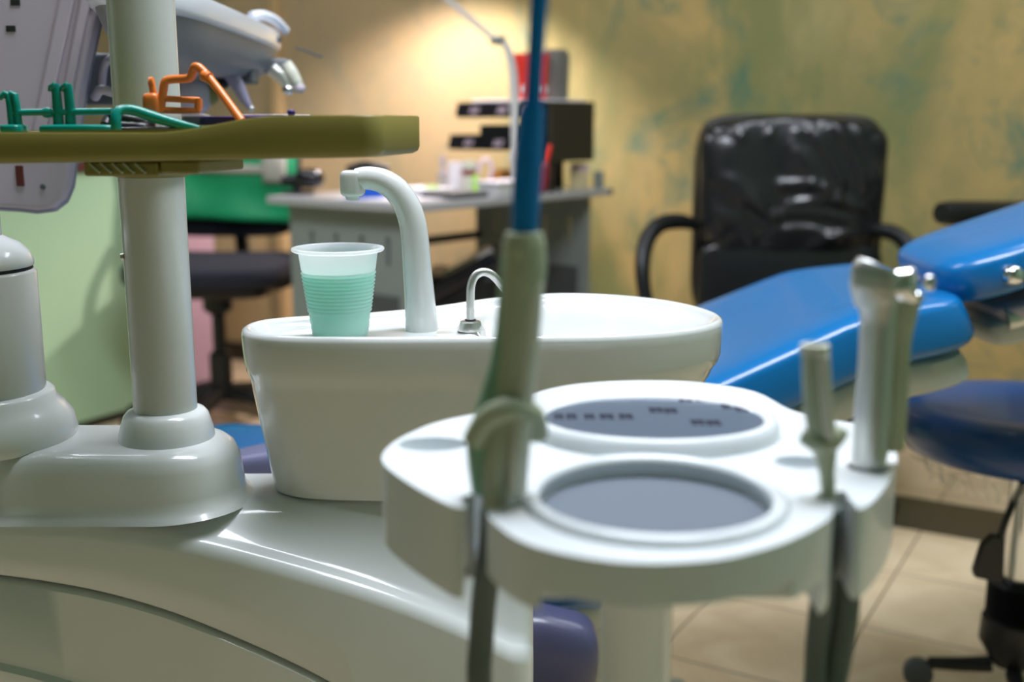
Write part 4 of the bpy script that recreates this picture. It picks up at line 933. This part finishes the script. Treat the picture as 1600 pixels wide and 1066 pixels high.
# items on the desktop
def item(nm, mb, m, label, cat, **k): return tag(obj(nm, mb, m, **k), label, cat)
q = D_(560, 300); q = dp(0.14, 0.22, ZD)
item('paper_sheet', dbox(0.02, 0.18, 0.05, 0.30, ZD, ZD+0.003), 'paper', 'white papers on the near corner of the desk behind the faucet', 'papers', flat=True)
def on(s, d, z=0): return dp(s, d, ZD+z)
item('keyboard', dbox(0.20, 0.34, 0.03, 0.15, ZD, ZD+0.016), 'desk_dark', 'dark flat keyboard lying near the front edge of the desk', 'keyboard', bevel=0.004)
item('paper_pad', dbox(0.24, 0.36, 0.16, 0.30, ZD, ZD+0.020), 'paper', 'white writing pad behind the dark keyboard', 'pad', flat=True)
item('sticky_note', MB().box(P(667, 284, dp(0.30, 0.2, 0).y)*1.0, (0.03, 0.03, 0.004), RD), 'lime', 'lime green sticky note lying on the writing pad', 'note', flat=True)
bpy.data.objects['sticky_note'].location = dp(0.30, 0.20, ZD+0.0205)
wb = thing('plastic_box', 'closed white plastic box on the desk edge before the lamp', 'box', on(0.43, 0.05))
obj('box_body', dbox(0.36, 0.495, 0.015, 0.085, ZD, ZD+0.032), 'lamp_white', wb, bevel=0.003)
obj('box_lid', dbox(0.355, 0.50, 0.010, 0.090, ZD+0.032, ZD+0.040), 'paper', wb, bevel=0.002)
def cyl(p, r, h, r2=None, n=28): return MB().lathe([(0, 0), (r, 0), (r2 or r, h), ((r2 or r)*0.85, h), (r*0.85, 0.004), (0, 0.004)], p, n=n)
item('mug', cyl(byp(714, 0.46), 0.026, 0.085), 'paper', 'tall white mug left of the red capped bottle on the desk', 'mug', sharp=40)
gl = thing('glass_bottle', 'clear narrow glass bottle at the left of the desk clutter', 'bottle', byp(692, 0.45))
obj('bottle_body', cyl(byp(692, 0.45), 0.016, 0.05), 'glass_clear', gl, sharp=40)
obj('bottle_neck', MB().lathe([(0.014, 0.05), (0.006, 0.06), (0.006, 0.085), (0.010, 0.088), (0.010, 0.10), (0, 0.10)], byp(692, 0.45), n=20), 'lavender_plastic', gl, sharp=40)
rcb = thing('capped_jar', 'cream jar with a dark red band next to the white mug', 'jar', byp(734, 0.44))
q = byp(734, 0.44)
obj('jar_body', cyl(q, 0.020, 0.05), 'ivory', rcb, sharp=40); obj('jar_band', MB().lathe([(0.021, 0.05), (0.021, 0.066)], q, n=24), 'dark_red', rcb); obj('jar_cap', MB().lathe([(0.020, 0.066), (0.020, 0.09), (0, 0.09)], q, n=24), 'ivory', rcb, sharp=40)
q = byp(743, 0.40)
item('marker', MB().tube([up(q, 0.0), up(q, 0.055)], 0.008, 14), 'lime', 'lime green marker standing in front of the cream jar', 'marker')
q = byp(757, 0.52)
lp_ = [up(q, 0.01)+Vector((-0.02, 0, 0)), up(q, 0.05)+Vector((-0.02, 0, 0)), up(q, 0.085)+Vector((-0.008, 0, 0)), up(q, 0.09)+Vector((0.012, 0, 0)), up(q, 0.06)+Vector((0.022, 0, 0)), up(q, 0.02)+Vector((0.008, 0, 0)), up(q, 0.004)+Vector((-0.01, 0, 0))]
item('cable_loop', MB().tube(spl(lp_, 6), 0.006, 10), 'pink_white', 'pinkish white loop of cable standing on the desk', 'cable')
q = byp(783, 0.62)
item('cardboard_box', MB().box(up(q, 0.03), (0.06, 0.04, 0.06), RD), 'orange_box', 'small orange cardboard box under the letter trays beside the lamp post', 'box', bevel=0.002)
q = byp(770, 0.57)
item('tape_dispenser', MB().pillow(up(q, 0.014), (0.03, 0.02, 0.014), 0.5, 0.5), 'slate_purple', 'dark purple low tape dispenser in front of the orange box', 'dispenser')
q = byp(860, 0.80); q = dp(0.568, 0.024, ZD)
rp = thing('red_packet', 'crumpled glossy dark red packet right of the blue tube', 'packet', q)
obj('packet_body', MB().pillow(up(q, 0.045), (0.022, 0.014, 0.045), 0.5, 0.6, fn=lambda p: p+Vector((0.10*p.z, 0, 0))), 'dark_red', rp)
obj('packet_top', MB().pillow(up(q, 0.108)+Vector((0.016, 0, 0)), (0.009, 0.008, 0.028), 0.6, 0.7, fn=lambda p: p+Vector((0.25*p.z, 0, 0))), 'red_plastic', rp)
q = dp(0.80, 0.055, ZD)
bb = thing('beige_carton', 'beige carton with a reddish band at the far end of the desk', 'carton', q)
obj('carton_body', MB().box(up(q, 0.038), (0.052, 0.05, 0.076)), 'beige_box', bb, bevel=0.002); obj('carton_band', MB().box(up(q, 0.062), (0.0535, 0.0515, 0.012)), 'cabinet_pink', bb)
q = dp(0.868, 0.03, ZD)
item('small_jar', cyl(q, 0.016, 0.05), 'desk_grey', 'small grey jar at the very end of the desk', 'jar', sharp=40)
q = byp(497, 0.06); q = dp(0.08, 0.475, ZD)
wcm = thing('desk_device', 'glossy black oval device on a short stem at the left end of the desk', 'device', dp(0.10, 0.36, ZD))
q = P(475, 279, 2.98)
q2 = PZ(462, 303, ZD)
obj('device_head', MB().pillow(P(484, 279, q2.y), (0.042, 0.035, 0.028), 0.8, 0.9), 'tray_black', wcm)
obj('device_neck', MB().tube([P(440, 283, q2.y), P(470, 281, q2.y)], [0.014, 0.02], 14), 'black_plastic', wcm)
obj('device_stem', MB().tube([Vector((P(462, 285, q2.y).x, q2.y, ZD+0.002)), P(462, 285, q2.y)], 0.010, 12), 'black_plastic', wcm)
obj('device_foot', MB().pillow(Vector((P(466, 300, q2.y).x, q2.y, ZD+0.005)), (0.045, 0.03, 0.005), 0.5, 0.7), 'black_plastic', wcm)
q3 = PZ(560, 300, ZD); q3 = dp(0.10, 0.25, ZD)
pm = thing('punch_machine', 'black desk machine with a blue base behind the faucet head', 'machine', q3)
obj('machine_base', MB().box(up(q3, 0.016), (0.09, 0.07, 0.032), RD), 'blue_glossy', pm, bevel=0.004)
obj('machine_body', MB().box(up(q3, 0.055), (0.10, 0.06, 0.046), RD), 'black_plastic', pm, bevel=0.01)
obj('machine_handle', MB().tube(spl([up(q3, 0.075)+Vector((-0.05, 0, 0)), up(q3, 0.088), up(q3, 0.075)+Vector((0.06, 0, 0))], 5), 0.010, 12), 'black_plastic', pm)
# equipment case under the desk
ec = thing('equipment_case', 'slanted black case with grey green trim under the desk behind the basin', 'case', dp(0.38, 0.45, 0))
ecp = P(722, 452, 3.28)
Re = Matrix.Rotation(math.radians(-28), 3, 'Y')
obj('case_body', MB().box((ecp.x, 3.28, 0.27), (0.20, 0.26, 0.50), Matrix.Rotation(math.radians(0), 3, 'Y')), 'black_plastic', ec, bevel=0.015)
ec_l = obj('case_lid', MB().box((ecp.x+0.0, 3.26, 0.515), (0.24, 0.26, 0.05), Re), 'tray_black', ec, bevel=0.012)
obj('lid_trim', MB().box((ecp.x+0.0, 3.20, 0.547), (0.15, 0.03, 0.006), Re), 'green_tint', ec_l, bevel=0.002)
obj('lid_catch', MB().box((ecp.x+0.07, 3.16, 0.582), (0.05, 0.03, 0.012), Re), 'lamp_white', ec_l, bevel=0.004)
# ================================================================== TASK CHAIR WITH GREEN BAG
tx, ty = -0.91, 3.42
tcb = thing('task_chair', 'black fabric swivel task chair behind the thicker pole', 'chair', (tx, ty, 0))
obj('seat', MB().pillow((tx+0.0, ty-0.02, 0.50), (0.242, 0.24, 0.044), 0.5, 0.45, nu=48, fn=lambda p: Vector((p.x, p.y, p.z-0.25*abs(p.x)*(abs(p.x)/0.25)*(-0.2)))), 'black_fabric', tcb)
obj('seat_pan', MB().pillow((tx, ty-0.02, 0.455), (0.19, 0.17, 0.022), 0.4, 0.4), 'black_plastic', tcb)
obj('backrest', MB().pillow((tx+0.0, ty+0.20, 0.755), (0.235, 0.035, 0.17), 0.4, 0.4, nu=48), 'black_fabric', tcb)
obj('back_support', MB().tube(spl([(tx+0.02, ty+0.16, 0.45), (tx+0.02, ty+0.27, 0.48), (tx+0.02, ty+0.24, 0.65)], 5), 0.022, 12), 'black_plastic', tcb)
obj('gas_lift', MB().lathe([(0.034, 0.10), (0.034, 0.24), (0.020, 0.25), (0.020, 0.36), (0.045, 0.38), (0.045, 0.45)], (tx, ty, 0), n=28), 'black_plastic', tcb, sharp=40)
for s_ in (-1, 1):
    obj('armrest', MB().tube(spl([(tx+s_*0.17, ty, 0.45), (tx+s_*0.235, ty+0.02, 0.48), (tx+s_*0.245, ty+0.04, 0.58), (tx+s_*0.235, ty+0.10, 0.66)], 5), 0.018, 12), 'black_plastic', tcb)
starbase(tcb, tx, ty, R0=0.28, a0=-95, z=0.085)
# green bag hung over the front of the backrest
def bagpt(a, c, off=0):
    x = tx+0.0+a*0.232; z = 0.655+c*0.27-0.022*(a+1)*0.5*(1-c)
    y = ty+0.138-0.010*math.sin(a*7+c*3)*0.6-0.008*math.cos(c*9+a*2)-off
    return Vector((x, y, z))
bag = thing('green_bag', 'green bag with a pale grey stripe hung on the task chair backrest', 'bag', (tx, ty+0.15, 0.66))
obj('bag_cloth', MB().grid([[bagpt(-1+2*i/30, j/16) for i in range(31)] for j in range(17)]), 'cloth_green', bag, solid=0.012)
bs = MB(); bs.grid([[bagpt(-0.5+1.38*i/24, 0.52+0.10*j/3, 0.0085) for i in range(25)] for j in range(4)])
obj('bag_stripe', bs, 'cloth_stripe', bag, solid=0.002)
bs = MB(); bs.grid([[bagpt(0.55+0.33*i/6, 0.42+0.42*j/8, 0.0092) for i in range(7)] for j in range(9)])
obj('bag_stripe', bs, 'cloth_stripe', bag, solid=0.002)
# ================================================================== CABINETS AT THE LEFT
gdir = Vector((0.5, 0.866, 0)); g0 = Vector((-1.32, 3.41, 0)); gn = Vector((-0.866, 0.5, 0))
def gp_(t, d, z): return g0+gdir*t+gn*d+Vector((0, 0, z))
def gbox(t0, t1, d0, d1, z0, z1):
    q = [(t0, d0), (t1, d0), (t1, d1), (t0, d1)]; return MB().rings([[gp_(a, c, z0) for a, c in q], [gp_(a, c, z1) for a, c in q]])
gc = thing('green_cabinet', 'plain light green low cabinet with dark red worktop behind the poles', 'cabinet', gp_(-0.4, 0.2, 0))
obj('cabinet_body', gbox(-0.9, 0.20, 0.0, 0.42, 0.03, 0.80), 'cabinet_green', gc, bevel=0.003)
obj('cabinet_plinth', gbox(-0.88, 0.18, 0.01, 0.40, 0.0, 0.03), 'shelf_brown', gc)
obj('worktop', gbox(-0.92, 0.21, -0.012, 0.43, 0.80, 0.822), 'worktop_red', gc, bevel=0.003)
pkc = P(292, 560, 3.95)
pk2 = tag(obj('pink_cabinet', MB().box((pkc.x-0.10, 4.02, 0.36), (0.30, 0.25, 0.72), Matrix.Rotation(WA, 3, 'Z')), 'cabinet_pink', bevel=0.004), 'narrow pale pink cabinet between green cabinet and task chair column', 'cabinet')
